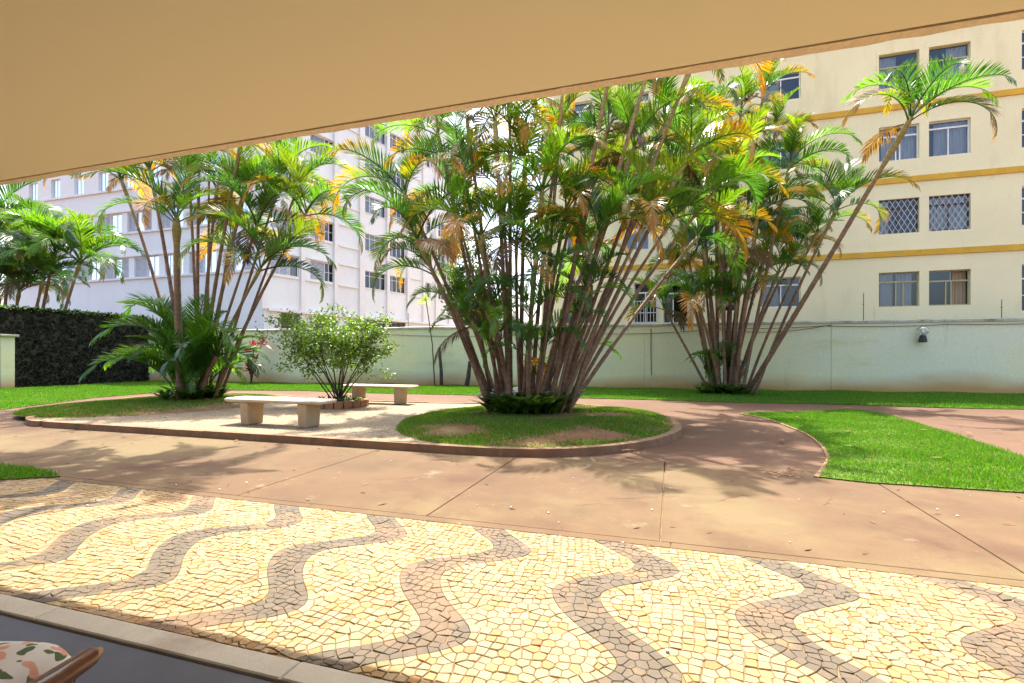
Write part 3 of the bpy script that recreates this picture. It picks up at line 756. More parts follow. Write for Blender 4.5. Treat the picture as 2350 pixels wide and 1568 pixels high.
for i in range(5):
    z0, z1 = zrow[i], zrow[i] + hw
    wins += [((cA[0], cA[1], z0, z1), styles[(i, 0)]), ((cB[0], cB[1], z0, z1), styles[(i, 1)]),
             ((cC[0], cC[1], z0 - (.3 if i == 0 else 0), z1 + .1), dict(transom=.7, mull=(.33, .66), bars=(.35,), curtain=((.3, 1, 'curtain'),))),
             ((cE[0], cE[1], z0, z1), dict(transom=.7, mull=(.5,), curtain=((0, .5, 'curtain'),))),
             ((cD[0], cD[1], z0 + .1, z1), dict(transom=.74, mull=(.52,), curtain=((.05, .5, 'curtain'),)))]
mid = [rect(fy, 1296, 1361, 655, 742), rect(fy, 1455, 1508, 648, 742), rect(fy, 1522, 1580, 650, 742), rect(fy, 1640, 1700, 640, 715)]
for k, r in enumerate(mid): wins.append((r, dict(frame='frame_white' if k else 'frame_dark', transom=.75, mull=(.4,) if k != 1 else (.5,), curtain=((.45, 1, 'curtain_tan'),) if k == 0 else (((.0, .4, 'curtain'),) if k == 2 else ()))))
for i in (1, 2, 3, 4):
    for (a, c) in (rect(fy, 1300, 1360, 560, 600)[:2], rect(fy, 1436, 1490, 560, 600)[:2], rect(fy, 1560, 1640, 560, 600)[:2]):
        wins.append(((a, c, zrow[i], zrow[i] + hw), dict(transom=.7, mull=(.5,), curtain=((0, 1, 'curtain'),))))
aL = hit(fy, 1242, 700)[0]; aR = cE[1] + 14
ztop = zrow[4] + hw + .9
facade(fy, aL, aR, -.05, ztop, [w_[0] for w_ in wins], 'yellow_wall', yb)
s = MB(); fbox(s, fy, yb.location, aL, aR, -.05, ztop, -9, -1.25); s.build('body', 'yellow_wall', yb)
s = MB(); fbox(s, fy, yb.location, aL, aL + .01, -.05, ztop, -1.25, -.001); s.build('side_wall', 'yellow_wall', yb)
s = MB(); fbox(s, fy, yb.location, aL - .3, aR + .3, ztop + .003, ztop + .25, -9.3, .35); s.build('roof', 'coping', yb)
for r, stl in wins: window(fy, yb, r, stl)
for i in range(4):                                  # ochre bands, uneven lower edge
    zb = zrow[i] + hw + .62; s = MB(); fbox(s, fy, yb.location, aL, aR, zb, zb + .22, .003, .06); s.build('floor_band', 'ochre', yb)
# french balcony rail on the door left of the third clump
r = mid[1]; s = MB(); base = yb.location
for q in np.linspace(0, 1, 8): fbox(s, fy, base, r[0] + (r[1] - r[0]) * q - .012, r[0] + (r[1] - r[0]) * q + .012, r[2] + .02, r[2] + 1.0, .05, .075)
for zz in (.02, .45, .72, .98): fbox(s, fy, base, r[0] - .05, r[1] + .05, r[2] + zz, r[2] + zz + .035, .045, .08)
s.build('balcony_rail', 'railing', yb)
# thin poles standing on the wall
for u, v0, v1 in ((1960, 680, 738), (928, 718, 752), (2222, 701, 738)):
    p = AT(u, v1, 19.0 if u > 1500 else 22.0); q = AT(u, v0, 19.0 if u > 1500 else 22.0); mb = MB(); yy = wallY(p.x) + .08
    mb.tube([(0, 0, 0), (.004, 0, q.z - 2.59)], .012, 5); mb.tube([(-.03, 0, (q.z - 2.59) * .6), (.03, 0, (q.z - 2.59) * .6)], .012, 4)
    tag(mb.build('pole', 'cable', None, (p.x, yy, 2.59)), 'thin dark pole on the wall %s' % {1960: 'right of the third palm clump', 928: 'left of the central palm clump', 2222: 'under the right hand yellow building window'}[u], 'pole')

# white apartment block at the left: two facades meeting at an obtuse corner
CRN = (-24.5, 25.2, 0)
wb = thing('apartment_building', 'large white apartment block with shutters and pilasters behind the left palms', 'building', (-25, 28, 0))
fl_ = frame_of(CRN, (-1, 0)); fr_ = frame_of(CRN, (math.sin(R(12.5)), math.cos(R(12.5))))
fr_ = (fr_[0], fr_[1], Vector((fr_[1].y, -fr_[1].x, 0)))
# left facade
rects = []; H1 = 1.4
aEnd = hit(fl_, 16, 500)[0]
rowz = [6.85, 10.05, 13.2, 16.3, 19.4]
stl = dict(mull=(.25, .5, .75), louver=((.5, 1.0),), curtain=((0, .25, 'curtain'),))
stl2 = dict(mull=(.5,), bars=(.5,), curtain=())
stl3 = dict(mull=(.3, .6), louver=((0, .33), (.66, 1.0)))
lw = []
for i, z in enumerate(rowz):
    if i < 2:
        a = 1.0; k = 0
        while a < aEnd - 3.0:
            if k % 5 == 2 and i == 0: lw += [((a, a + .72, z, z + H1), stl2), ((a + .95, a + 1.67, z, z + H1), stl2)]; a += 2.2
            else: lw.append(((a, a + 2.35, z, z + H1), stl if (k + i) % 2 else stl3)); a += 2.9
            k += 1
    else:
        a = 1.2
        while a < aEnd - 2.5: lw.append(((a, a + 1.0, z, z + H1), dict(mull=(.5,), curtain=((0, 1, 'curtain'),)))); a += 2.55
zt = 23.2
facade(fl_, 0, aEnd, -.05, zt, [w_[0] for w_ in lw], 'white_wall', wb, name='wall')
for r, sy in lw: window(fl_, wb, r, sy)
for i, z in enumerate(rowz):
    s = MB(); fbox(s, fl_, wb.location, .3, aEnd - .02 if i < 2 else aEnd - 2.1, z - .16, z - .03, .003, .12); s.build('ledge', 'pilaster', wb)
    if i < 2: s = MB(); fbox(s, fl_, wb.location, .3, aEnd - .02, z + H1 + .03, z + H1 + .15, .003, .10); s.build('ledge', 'pilaster', wb)
# right facade
tend = hit(fr_, 1050, 700)[0]
def T(u): return hit(fr_, u, 700)[0]
zr = [6.65, 9.58, 12.55, 15.5, 18.5]; H2 = 1.35
spans = [(620, 686, 'l'), (712, 767, 'h'), (838, 886, 'w'), (892, 931, 'w'), (974, 988, 's'), (1006, 1022, 's')]
rw = []
for i, z in enumerate(zr):
    for u0, u1, kd in spans:
        a, c = T(u0), T(u1)
        sy = dict(l=dict(mull=(.35, .7), louver=((0, .65),), curtain=((.65, 1, 'curtain'),)), h=dict(mull=(.62, .8), louver=((0, .62),), bars=(.5,)),
                  w=dict(mull=(.25, .5, .75), bars=(.72,), curtain=((0, 1, 'curtain'),) if i >= 1 and u0 == 838 else ()), s=dict(mull=(.5,), bars=(.5,)))[kd]
        rw.append(((a, c, z, z + H2), dict(sy, sill='pilaster')))
low = [rect(fr_, 645, 690, 722, 770), rect(fr_, 722, 770, 730, 775), rect(fr_, 838, 886, 737, 770), rect(fr_, 892, 931, 740, 770), rect(fr_, 990, 1030, 738, 766)]
zl = 3.05
lows = [((r[0], r[1], zl, 4.15), dict(frame='frame_dark', mull=(.33, .66))) for r in low]
facade(fr_, 0, tend, -.05, zt, [w_[0] for w_ in rw + lows], 'white_wall', wb, name='wall')
for r, sy in rw + lows: window(fr_, wb, r, sy)
for u in (604, 693, 769, 829, 889, 935, 971, 1000, 1030):
    a = T(u); s = MB(); fbox(s, fr_, wb.location, a - .16 if u != 829 else a - .25, a + .16 if u != 829 else a + .25, 4.3, zt, .003, .16); s.build('pilaster', 'pilaster', wb)
s = MB(); fbox(s, fr_, wb.location, .2, tend, 4.2, 4.38, .003, .2); s.build('ledge', 'pilaster', wb)
for i, z in enumerate(zr):
    for ua, ub in ((604, 693), (693, 769), (769, 829), (935, 971), (988, 1000)):
        for zz in (z - .18, z + H2 + .03):
            s = MB(); fbox(s, fr_, wb.location, T(ua) + .27, T(ub) - .27, zz, zz + .11, .003, .09); s.build('ledge', 'pilaster', wb)
# closing body behind, and roof
c2 = Vector(CRN) + fr_[1] * tend; c1 = Vector(CRN) + fl_[1] * aEnd
s = MB(); q = [Vector(CRN) + Vector((-1.5, 1.6, 0)), c2 + Vector((-1.6, 0, 0)), Vector((c1.x, c2.y, 0)), Vector((c1.x, CRN[1] + 1.6, 0))]
s.prism([(p.x + 25, p.y - 28) for p in q], -.05, zt); s.build('body', 'white_wall', wb)
s = MB(); s.prism([(p.x + 25, p.y - 28) for p in (Vector(CRN) + Vector((.3, -.35, 0)), c2 + Vector((.3, .3, 0)), Vector((c1.x - .3, c2.y + .3, 0)), c1 + Vector((-.3, -.35, 0)))], zt + .003, zt + .4); s.build('roof', 'pilaster', wb)
s = MB(); s.box(c1.x + 25 - .01, c1.x + 25, CRN[1] - 28, c2.y - 28, -.05, zt); s.build('end_wall', 'white_wall', wb)
s = MB(); a = c2 - Vector((25 - 50, 28, 0)); s.poly([(c2.x + 25, c2.y - 28, -.05), (c2.x + 23.3, c2.y - 28, -.05), (c2.x + 23.3, c2.y - 28, zt), (c2.x + 25, c2.y - 28, zt)]); s.build('end_wall', 'white_wall', wb)

# ================================================================== areca palms
def frond_mesh(name, a0, bend, L=1.9, npair=50, lmax=.56, vee=.45, r=None, droop=.5, gap=0.):
    """arching pinnate leaf: rachis in the XZ plane, leaflets in a V on both sides"""
    r = r or rnd; mb = MB(); n = 22; pts = []; x = z = 0; y = 0; side = r.uniform(-.12, .12)
    ds = L / n; dirs = []
    for i in range(n + 1):
        s = i / n; a = a0 - bend * s ** 1.35; dirs.append(Vector((math.cos(a), side * s, math.sin(a))).normalized()); pts.append(Vector((x, y, z)))
        x += math.cos(a) * ds; z += math.sin(a) * ds; y += side * s * ds
    mb.tube(pts, [.017 * (1 - .85 * i / n) + .002 for i in range(n + 1)], 4, 1, False, al=[.05] * (n + 1))
    def at(s):
        f = min(s * n, n - 1e-4); i = int(f); t = f - i; return pts[i].lerp(pts[i + 1], t), dirs[i].lerp(dirs[i + 1], t).normalized()
    for k in range(npair):
        s = .17 + .83 * (k + .5) / npair
        for sg in (-1, 1):
            if r.random() < gap: continue
            p, d = at(min(1, s + r.uniform(-.006, .006)))
            sd_ = Vector((0, 1, 0)) * sg; sd_ = (sd_ - d * sd_.dot(d)).normalized(); up = d.cross(Vector((0, 1, 0))); up = -up if up.dot(Vector((-math.sin(a0), 0, math.cos(a0)))) < 0 else up
            q = (s - .17) / .83; ln = lmax * (.55 + .45 * math.sin(math.pi * min(1, q * 1.25 + .12))) * (1 - .55 * max(0, q - .6) / .4) * r.uniform(.9, 1.08)
            fw = R(58 - 30 * q + r.uniform(-6, 6)); v = vee * (1 - .35 * q) + r.uniform(-.12, .12)
            dirl = (d * math.cos(fw) + (sd_ * math.cos(v) + up * math.sin(v)) * math.sin(fw)).normalized()
            wv = (d - dirl * d.dot(dirl)).normalized(); wd = .0155 * (1.15 - .5 * q)
            g = Vector((0, 0, -1)); m1 = p + dirl * ln * .5 + g * ln * droop * .10; tip = p + dirl * ln * .93 + g * ln * droop * .42
            al = .35 + .65 * q
            i0 = mb.vert(p + wv * wd * .5, al * .6); i1 = mb.vert(p - wv * wd * .5, al * .6); i2 = mb.vert(m1 + wv * wd, al * .9); i3 = mb.vert(m1 - wv * wd, al * .9); i4 = mb.vert(tip, al)
            mb.face((i0, i1, i3, i2)); mb.face((i2, i3, i4))
    return mb.mesh(name, ['frond_leaf', 'frond_leaf'])
FR = {k: [frond_mesh('frond', R(a + rnd.uniform(-6, 6)), R(bd + rnd.uniform(-12, 12)), L, vee=v, droop=dr, gap=gp_) for _ in range(4)]
      for k, a, bd, L, v, dr, gp_ in (('young', 80, 80, 1.75, .85, .2, 0), ('mid', 64, 120, 2.0, .75, .3, .01), ('old', 42, 130, 2.0, .55, .5, .04), ('hang', -2, 75, 1.6, .1, 1.0, .12))}
GREENS = [(.038, .108, .010), (.056, .138, .010), (.028, .080, .012), (.078, .168, .010), (.034, .095, .018)]
YELLOWS = [(.125, .18, .012), (.095, .175, .010)]
def stem_pts(b, h, curve):
    out = []
    mid_ = b.lerp(h, .5) + curve
    for i in range(15):
        t = i / 14; out.append(b * (1 - t) ** 2 + mid_ * 2 * t * (1 - t) + h * t * t)
    return out
def palm_stem(clump, base, head, rad, nf=8, scale=1.0, curve=None, scorch=.5, yellow_share=.5, r=rnd, young=True):
    o = clump.location; base = Vector(base); head = Vector(head)
    if curve is None:
        lat = Vector((head.x - base.x, head.y - base.y, 0)); curve = -lat * .10 + Vector((r.uniform(-.12, .12), r.uniform(-.12, .12), 0))
    P = stem_pts(base, head, curve); Ln = [0]
    for a, c in zip(P[:-1], P[1:]): Ln.append(Ln[-1] + (c - a).length)
    tot = Ln[-1]; nseg = max(8, int(tot / .16)); pts = []; rads = []; al = []; me_ = []
    for k in range(nseg + 1):
        d = tot * k / nseg; i = max(j for j in range(len(Ln)) if Ln[j] <= d + 1e-6); i = min(i, len(P) - 2)
        t = (d - Ln[i]) / max(1e-6, Ln[i + 1] - Ln[i]); q = k / nseg
        pts.append(P[i].lerp(P[i + 1], t) - o)
        rr = rad * (1.12 - .42 * q); 
        if q > .86: rr *= 1 + .55 * math.sin((q - .86) / .14 * math.pi)
        rads.append(rr * (1.05 if k % 2 else .97)); al.append(q); me_.append(d)
    mb = MB(); mb.tube(pts, rads, 7, 0, True, al, me_)
    tk = mb.build('trunk', 'palm_stem', clump, smooth=True)
    ax = (P[-1] - P[-2]).normalized(); tilt = Vector((0, 0, 1)).rotation_difference(ax.lerp(Vector((0, 0, 1)), .45).normalized()).to_matrix()
    ph = r.uniform(0, 6.28); hd_ = P[-1] - o
    for k in range(nf):
        age = k / max(1, nf - 1); kd = 'young' if age < .28 else ('mid' if age < .68 else ('old' if age < .93 or r.random() < .72 else 'hang'))
        if not young and kd == 'young': kd = 'mid'
        az = ph + k * 2.4 + r.uniform(-.3, .3)
        f = link('frond', r.choice(FR[kd]), tk, hd_ + ax * (-.18 * age))
        sc = scale * r.uniform(.85, 1.12) * (.8 if kd == 'young' and k == 0 else 1)
        f.matrix_basis = Matrix.Translation(hd_ - ax * .16 * age) @ tilt.to_4x4() @ Matrix.Rotation(az, 4, 'Z') @ Matrix.Rotation(r.uniform(-.45, .45), 4, 'X') @ Matrix.Diagonal((sc, sc, sc, 1))
        c = r.choice(YELLOWS if (kd == 'young' and r.random() < yellow_share) else GREENS); g = r.uniform(.8, 1.2)  # chance that a young frond takes a yellow-green base colour
        sc_ = 0 if kd == 'young' else (r.uniform(.3, 1.0) * scorch * (1.2 if kd == 'old' else .8) if kd != 'hang' else 1.6)
        if kd == 'hang': c = r.choice([(.10, .055, .022), (.15, .075, .02), (.07, .045, .02)]); sc_ = r.uniform(0, .55)
        f.color = (c[0] * g, c[1] * g, c[2] * g, sc_)
    return tk
def low_fronds(clump, spots, rr, kinds=('mid', 'young')):
    """basal leaves rising straight from the ground"""
    for (x, y, z, az, sc) in spots:
        f = link('frond', rr.choice(FR[rr.choice(kinds)]), clump); f.matrix_basis = Matrix.Translation(Vector((x, y, z)) - clump.location) @ Matrix.Rotation(az, 4, 'Z') @ Matrix.Diagonal((sc, sc, sc, 1))
        c = rr.choice(GREENS); g = rr.uniform(.9, 1.35); f.color = (c[0] * g, c[1] * g, c[2] * g, rr.uniform(0, .3))
def ferns(name_parent, cx, cy, z, rad, n, rr, size=.5):
    """small ferny undergrowth at a clump's foot, one mesh"""
    mb = MB()
    for _ in range(n):
        a = rr.uniform(0, 6.28); q = rad * math.sqrt(rr.random()); x, y = cx + q * math.cos(a), cy + q * math.sin(a)
        for k in range(9):
            az = rr.uniform(0, 6.28); L = size * rr.uniform(.5, 1.1); el = rr.uniform(.8, 1.5); pr_ = None
            for i in range(5):
                t = i / 4; d = L * t; px = Vector((x + math.cos(az) * d * math.cos(el * (1 - .5 * t)), y + math.sin(az) * d * math.cos(el * (1 - .5 * t)), z + d * math.sin(el) * (1 - .45 * t)))
                wv = Vector((-math.sin(az), math.cos(az), 0)) * .035 * math.sin(math.pi * (.12 + .8 * t)) * size / .5
                cur = (mb.vert(px - name_parent.location - wv), mb.vert(px - name_parent.location + wv))
                if pr_: mb.face((pr_[0], pr_[1], cur[1], cur[0]))
                pr_ = cur
    tag(mb.build('undergrowth', 'fern', name_parent), kind='stuff')
GP = 'areca palm clumps in the garden'
# --- central clump
D2 = 10.75; bx, by = G(1212, 945, .16); rr = random.Random(21)
c2_ = thing('palm_clump', 'biggest palm clump, fanning brown stems from the round kerbed mound', 'palm', (bx, by, .12), 0, GP)
heads2 = [(925, 440, .1), (955, 545, -.5), (1003, 300, .6), (990, 620, .3), (1045, 480, .9), (1062, 390, -.4), (1100, 540, -.7), (1136, 265, -.5), (1150, 430, .9), (1185, 540, -.6), (1205, 360, .3),
          (1225, 610, -.9), (1245, 430, -.8), (1285, 300, .5), (1300, 480, -.6), (1325, 590, 1.0), (1345, 370, .6), (1375, 530, -.9), (1395, 290, 0), (1425, 440, .5),
          (1458, 330, -.5), (1480, 510, -.9), (1510, 400, .6), (1530, 270, .2), (1555, 490, -.3), (1585, 350, -.7), (1605, 540, .9), (1640, 440, -.2), (1170, 200, .2), (1430, 190, .3), (1070, 260, .4), (1300, 90, -.9), (1420, 70, -1.0), (1520, 60, -1.1), (1600, 120, -.8)]
for (u, v, dd) in heads2:
    hd_ = AT(u, v, D2 + dd * 1.6); q = (u - 1275) / 420
    bp = Vector((bx, by, .14)) + Vector((q * 1.0 * ct, q * 1.0 * st, 0)) + Vector((-st, ct, 0)) * (dd * .4 + rr.uniform(-.15, .15)) + Vector((rr.uniform(-.12, .12), 0, 0))
    palm_stem(c2_, bp, hd_, rr.uniform(.036, .050), 5 if v < 240 else rr.randint(7, 9), rr.uniform(.85, 1.06), scorch=1.2, yellow_share=.6, r=rr)
for k in range(18):
    a = rr.uniform(0, 6.28); q = rr.uniform(.2, .8); hh = rr.uniform(.9, 3.0)
    bp = Vector((bx + q * math.cos(a), by + q * math.sin(a), .12)); palm_stem(c2_, bp, bp + Vector((.35 * math.cos(a) * hh, .35 * math.sin(a) * hh, hh)), .026, 4, rr.uniform(.5, .75), scorch=.2, yellow_share=.2, r=rr)
ferns(c2_, bx, by - .15, .17, .72, 60, rr, .8)
# --- left clump
D1 = 13.8; bx, by = G(448, 917, .14); rr = random.Random(5)
c1_ = thing('palm_clump', 'left palm clump of tall thin stems with broad low fronds beside the bench', 'palm', (bx, by, .1), 0, GP)
heads1 = [(275, 405, .4), (343, 385, .2), (405, 500, -.7), (500, 425, .3), (530, 540, .8), (560, 440, -.3), (592, 510, -.6), (640, 430, .3), (690, 415, .5), (705, 485, -.2), (600, 612, -.8), (480, 340, .9), (430, 350, .6), (460, 260, .3), (560, 300, -.3)]
for (u, v, dd) in heads1:
    hd_ = AT(u, v, D1 + dd * 1.6); q = (u - 470) / 260
    bp = Vector((bx, by, .12)) + Vector((q * .6 * ct, q * .6 * st, 0)) + Vector((-st, ct, 0)) * (dd * .5)
    thick = .092 if u == 405 else rr.uniform(.038, .054)
    palm_stem(c1_, bp, hd_, thick, rr.randint(8, 10), rr.uniform(.95, 1.15), scorch=1.1, yellow_share=.9, r=rr)
spots = []
for k in range(30):
    a = rr.uniform(0, 6.28); q = rr.uniform(.15, .6); spots.append((bx + q * math.cos(a) - .2, by + q * math.sin(a), .12 + rr.uniform(0, .9), a + rr.uniform(-.4, .4), rr.uniform(.85, 1.2)))
for k in range(9):
    spots.append((bx - .3, by - .1, .4 + .17 * k, math.pi + rr.uniform(-.7, .9), rr.uniform(1.15, 1.45)))
for k in range(6):
    spots.append((bx + .3, by - .2, .3 + .2 * k, rr.uniform(-.9, .5), rr.uniform(1.2, 1.5)))
low_fronds(c1_, spots, rr)
ferns(c1_, bx, by - .1, .15, .65, 40, rr, .7)
# --- right clump against the wall
D3 = 17.0; bx, by = G(1660, 905); rr = random.Random(11)
c3_ = thing('palm_clump', 'right palm clump at the wall, one long stem leaning far right', 'palm', (bx, by, 0), 0, GP)
heads3 = [(1814, 372, -1.6), (1700, 255, .2), (1690, 340, -.6), (1640, 250, .6), (1752, 215, 0), (1925, 472, -2.2), (1879, 530, -1.2), (1600, 430, .5), (1660, 480, -.7), (1722, 420, .4), (1705, 560, -.8), (1762, 555, .2),
          (1615, 570, -.4), (1568, 615, .5), (1788, 620, -.5), (1832, 565, .3), (1652, 640, .4), (1722, 645, -.6), (1522, 705, .1), (1600, 330, .3), (1560, 500, -.2), (1780, 300, .6), (1640, 390, -1.2), (1740, 480, -1.4), (1690, 690, -.9), (1600, 690, -.8)]
for (u, v, dd) in heads3:
    hd_ = AT(u, v, D3 + dd * 1.2); q = (u - 1680) / 200
    bp = Vector((bx, by, .0)) + Vector((q * .55 * ct, q * .55 * st, 0)) + Vector((-st, ct, 0)) * (dd * .35)
    palm_stem(c3_, bp, hd_, rr.uniform(.042, .062), rr.randint(7, 9), rr.uniform(.92, 1.12), scorch=1.1, yellow_share=.6, r=rr)
hd_ = AT(2092, 268, 12.6); bp = Vector((bx + .7, by - .1, 0))
palm_stem(c3_, bp, hd_, .075, 10, 1.12, curve=Vector((-.25, -.1, -.55)), scorch=.9, yellow_share=.1, r=random.Random(46), young=False)
spots = [(bx + rr.uniform(-.6, .6), by + rr.uniform(-.4, .3), .1 + rr.uniform(0, .9), rr.uniform(0, 6.28), rr.uniform(.6, .9)) for k in range(14)]
low_fronds(c3_, spots, rr)
ferns(c3_, bx, by - .1, 0, .75, 45, rr, .75)
# --- clump just outside the view at the left: its crown shades the walkway
rr = random.Random(31); bx, by = -12.6, 4.2
c4_ = thing('palm_clump', 'palm clump at the near left whose crown shades the walkway', 'palm', (bx, by, 0), 0, GP)
for k, (L, D, z) in enumerate(((-4.6, 7.9, 6.2), (-5.3, 8.3, 6.5), (-6.0, 8.6, 6.6), (-5.0, 9.0, 6.8), (-6.8, 7.9, 6.4), (-6.6, 9.3, 7.1), (-7.6, 7.1, 6.2), (-4.0, 8.8, 6.8), (-5.6, 7.7, 6.3), (-6.3, 8.3, 6.4), (-7.2, 8.4, 6.6), (-4.4, 8.3, 6.5))):
    x, y = LD(L, D); b0 = Vector((bx + rr.uniform(-.5, .5), by + rr.uniform(-.5, .5), 0)); h0 = Vector((x, y, z)); palm_stem(c4_, b0, h0, .06, 7, 1.0, curve=Vector((b0.x, b0.y, z * .95)) - b0.lerp(h0, .5), scorch=.5, yellow_share=.5, r=rr)
# --- palms behind the ivy wall
GB = 'palms growing behind the ivy wall'
rr = random.Random(8)
for lab, (ub, vb), hs in (('palm behind the ivy wall with one long curved pale stem', (95, 715), [(186, 598, .3, 1.2)]),
                          ('bushy palm behind the ivy wall at the left edge of the view', (25, 720), [(28, 575, 0, 1.25), (-20, 520, .3, 1.2), (-5, 650, -.2, 1.1), (45, 665, .3, 1.0)]),
                          ('palm behind the ivy wall between the left edge and the curved stem', (70, 720), [(128, 575, .2, 1.2), (100, 640, -.3, 1.05)])):
    p = AT(ub, vb, 23.3); t = thing('palm', lab, 'palm', (p.x, p.y, 0), 0, GB)
    for (u, v, dd, sc) in hs:
        hd_ = AT(u, v, 23.3 + dd); bp = Vector((p.x, p.y, 0)) + Vector((rr.uniform(-.3, .3), rr.uniform(-.3, .3), 0))
        palm_stem(t, bp, hd_, .075, 13, sc * 1.4, scorch=.6, yellow_share=.6, r=rr, curve=Vector((-.2, -.1, -.2)))

# ================================================================== shrub in its brick ring
def bush(name, label, cat, loc, tips, leafn, leafsize, spread, mats, trunk_r, stems, lm='shrub_leaf', group=None):
    t = thing(name, label, cat, loc, 0, group); r = random.Random(len(label))
    mb = MB(); ends = []
    for tp in stems:
        b0 = Vector((r.uniform(-.12, .12), r.uniform(-.1, .1), 0)); e = Vector(tp); m = b0.lerp(e, .45) + Vector((r.uniform(-.08, .08), r.uniform(-.08, .08), .08))
        pts = [b0, b0.lerp(m, .5), m, m.lerp(e, .5) + Vector((0, 0, .04)), e]; mb.tube(pts, [trunk_r, trunk_r * .85, trunk_r * .65, trunk_r * .45, trunk_r * .2], 5)
        for _ in range(tips):
            s = pts[r.choice((3, 3, 4, 4))]; q = s + Vector((r.gauss(0, spread), r.gauss(0, spread), r.gauss(.10, spread * .75))); mb.tube([s, s.lerp(q, .5) + Vector((0, 0, .03)), q], [trunk_r * .3, trunk_r * .22, trunk_r * .1], 4); ends.append(q)
    mb.build('trunk', 'dark_bark', t)
    E = np.array([[p.x, p.y, p.z] for p in ends]); idx = npr.randint(0, len(E), leafn)
    P = E[idx] + npr.normal(size=(leafn, 3)) * np.array([.11, .11, .085]) * (spread / .25)
    V, F = leafcloud(P, np.array([[0, -.2, .8]]), leafsize, .8)
    tag(link('crown', npmesh('crown', V, F, lm), t), kind='stuff'); return t
def ONWALL(u, off):
    x, y = LD((u - 1175) / FPX, 1); t = (20.55 - off) / (y - .07 * x); return x * t, y * t
sx, sy = G(778, 931, .1)
r = random.Random(4)
stems = [(r.uniform(-1, 1) * 1.0 - .12, r.uniform(-.7, .7), r.uniform(1.1, 1.8)) for _ in range(11)] + [(-1.25, 0, 1.8), (-1.0, -.2, 1.45), (.95, .1, 1.0), (-.45, .1, 2.0), (.6, -.1, 1.75), (.9, 0, 1.3)]
bush('shrub', 'rounded light green shrub with many thin stems in a brick ring', 'shrub', (sx, sy, .18), 9, 11000, .08, .24, None, .019, stems)
ringt = thing('planter_ring', 'low round brick planter ring around the light green shrub', 'planter', (sx, sy, .08))
nb = 20
for k in range(nb):
    a = 2 * math.pi * k / nb; rr_ = .64; mb = MB()
    ca, sa = math.cos(a), math.sin(a); w_ = rr_ * math.pi / nb * .95
    mb.rbox(-w_, w_, -.055, .055, 0, .17 + rnd.uniform(-.012, .012), .008, 0, lambda x, y, z: (ca * (rr_ + y) - sa * x, sa * (rr_ + y) + ca * x, z)); mb.build('brick', 'brick', ringt)
mb = MB(); mb.lathe([(.58, .10), (.3, .125), (.001, .13)], 20); mb.build('soil', 'earth', ringt)
mb = MB(); V = npr.normal(size=(500, 3)) * [.26, .26, .03] + [0, 0, .16]
V, F = leafcloud(V, np.array([[0, 0, 1.]]), .08, .9); tag(link('ground_cover', npmesh('ground_cover', V, F, 'tree_leaf'), ringt), kind='stuff')

# benches
def bench(x, y, rz, label, ln=2.05):
    t = thing('stone_bench', label, 'bench', (x, y, .086), rz, 'stone benches on the island')
    mb = MB(); mb.rbox(-ln / 2, ln / 2, -.23, .23, .405, .475, .022); mb.build('seat', 'bench_top', t)
    for sg in (-1, 1):
        mb = MB(); c = sg * .62
        prof = lambda xx, yy, zz: (c + xx * (1.0 + .1 * zz / .4), yy * (1.0 + .12 * zz / .4), zz)
        mb.rbox(-.085, .085, -.17, .17, 0, .403, .012, 0, prof); mb.build('leg', 'bench_stone', t)
    return t
bench(-6.57, 7.12, 0, 'nearer pale stone bench standing in front of the shrub')
bench(-7.2, 11.25, 0, 'farther pale stone bench standing behind the shrub')

# cordyline, dracaena, stumps, tree behind the wall
def strapplant(name, label, cat, loc, heads, lm, ln, n, seed, wd=.04):
    t = thing(name, label, cat, loc); r = random.Random(seed)
    for (hx_, hy_, hz_) in heads:
        mb = MB(); mb.tube([(0, 0, -.03), (hx_ * .3, hy_ * .3, hz_ * .5), (hx_, hy_, hz_)], [.03, .025, .02], 5); mb.build('trunk', 'dark_bark', t)
        for k in range(n):
            mb = MB(); az = r.uniform(0, 6.28); el = r.uniform(-.1, 1.4); L = ln * r.uniform(.7, 1.15); prev = None
            for i in range(5):
                q = i / 4; d = L * q; p = Vector((hx_ + math.cos(az) * math.cos(el) * d, hy_ + math.sin(az) * math.cos(el) * d, hz_ + math.sin(el) * d - .5 * L * q * q * (1 - el / 1.6)))
                wv = Vector((-math.sin(az), math.cos(az), .3)) * wd * math.sin(math.pi * (.1 + .85 * q)); cur = (mb.vert(p - wv), mb.vert(p + wv))
                if prev: mb.face((prev[0], prev[1], cur[1], cur[0]))
                prev = cur
            mb.build('leaf', lm, t)
    return t
cx_, yy = ONWALL(576, .9)
strapplant('cordyline', 'dark red leaved plant by the wall beside the left palm clump', 'plant', (cx_, yy, 0), [(-.05, 0, .62), (.1, .1, .95), (.45, .2, 1.85), (.25, -.1, 1.55)], 'red_leaf', .6, 20, 3, .06)
cx_, yy = ONWALL(998, .5)
strapplant('dracaena', 'slim bare stem with a small bright green tuft left of central palms', 'plant', (cx_, yy, 0), [(-.42, 0, 3.72)], 'tuft_leaf', .42, 30, 6, .025)
for (u0, v0, u1, v1, rd, lab) in ((1013, 886, 1007, 797, .075, 'short bare stump next to the slim tufted stem'), (1070, 886, 1080, 830, .10, 'thick short stump half hidden by the central palm stems')):
    p = AT(u0, v0, 20.3); q = AT(u1, v1, 20.3); cx_, yy = ONWALL(u0, .45); mb = MB(); r = random.Random(u0)
    mb.tube([(0, 0, -.03), ((q.x - p.x) * .4 + .03, 0, q.z * .4), ((q.x - p.x), 0, q.z)], [rd * 1.15, rd, rd * .8], 8)
    tag(mb.build('tree_stump', 'dark_bark', None, (cx_, yy, 0)), lab, 'stump')
p = AT(1092, 740, 25.5)
st_ = [(rnd.uniform(-1.1, 1.1), rnd.uniform(-1, 1), rnd.uniform(3.6, 7.0)) for _ in range(18)]
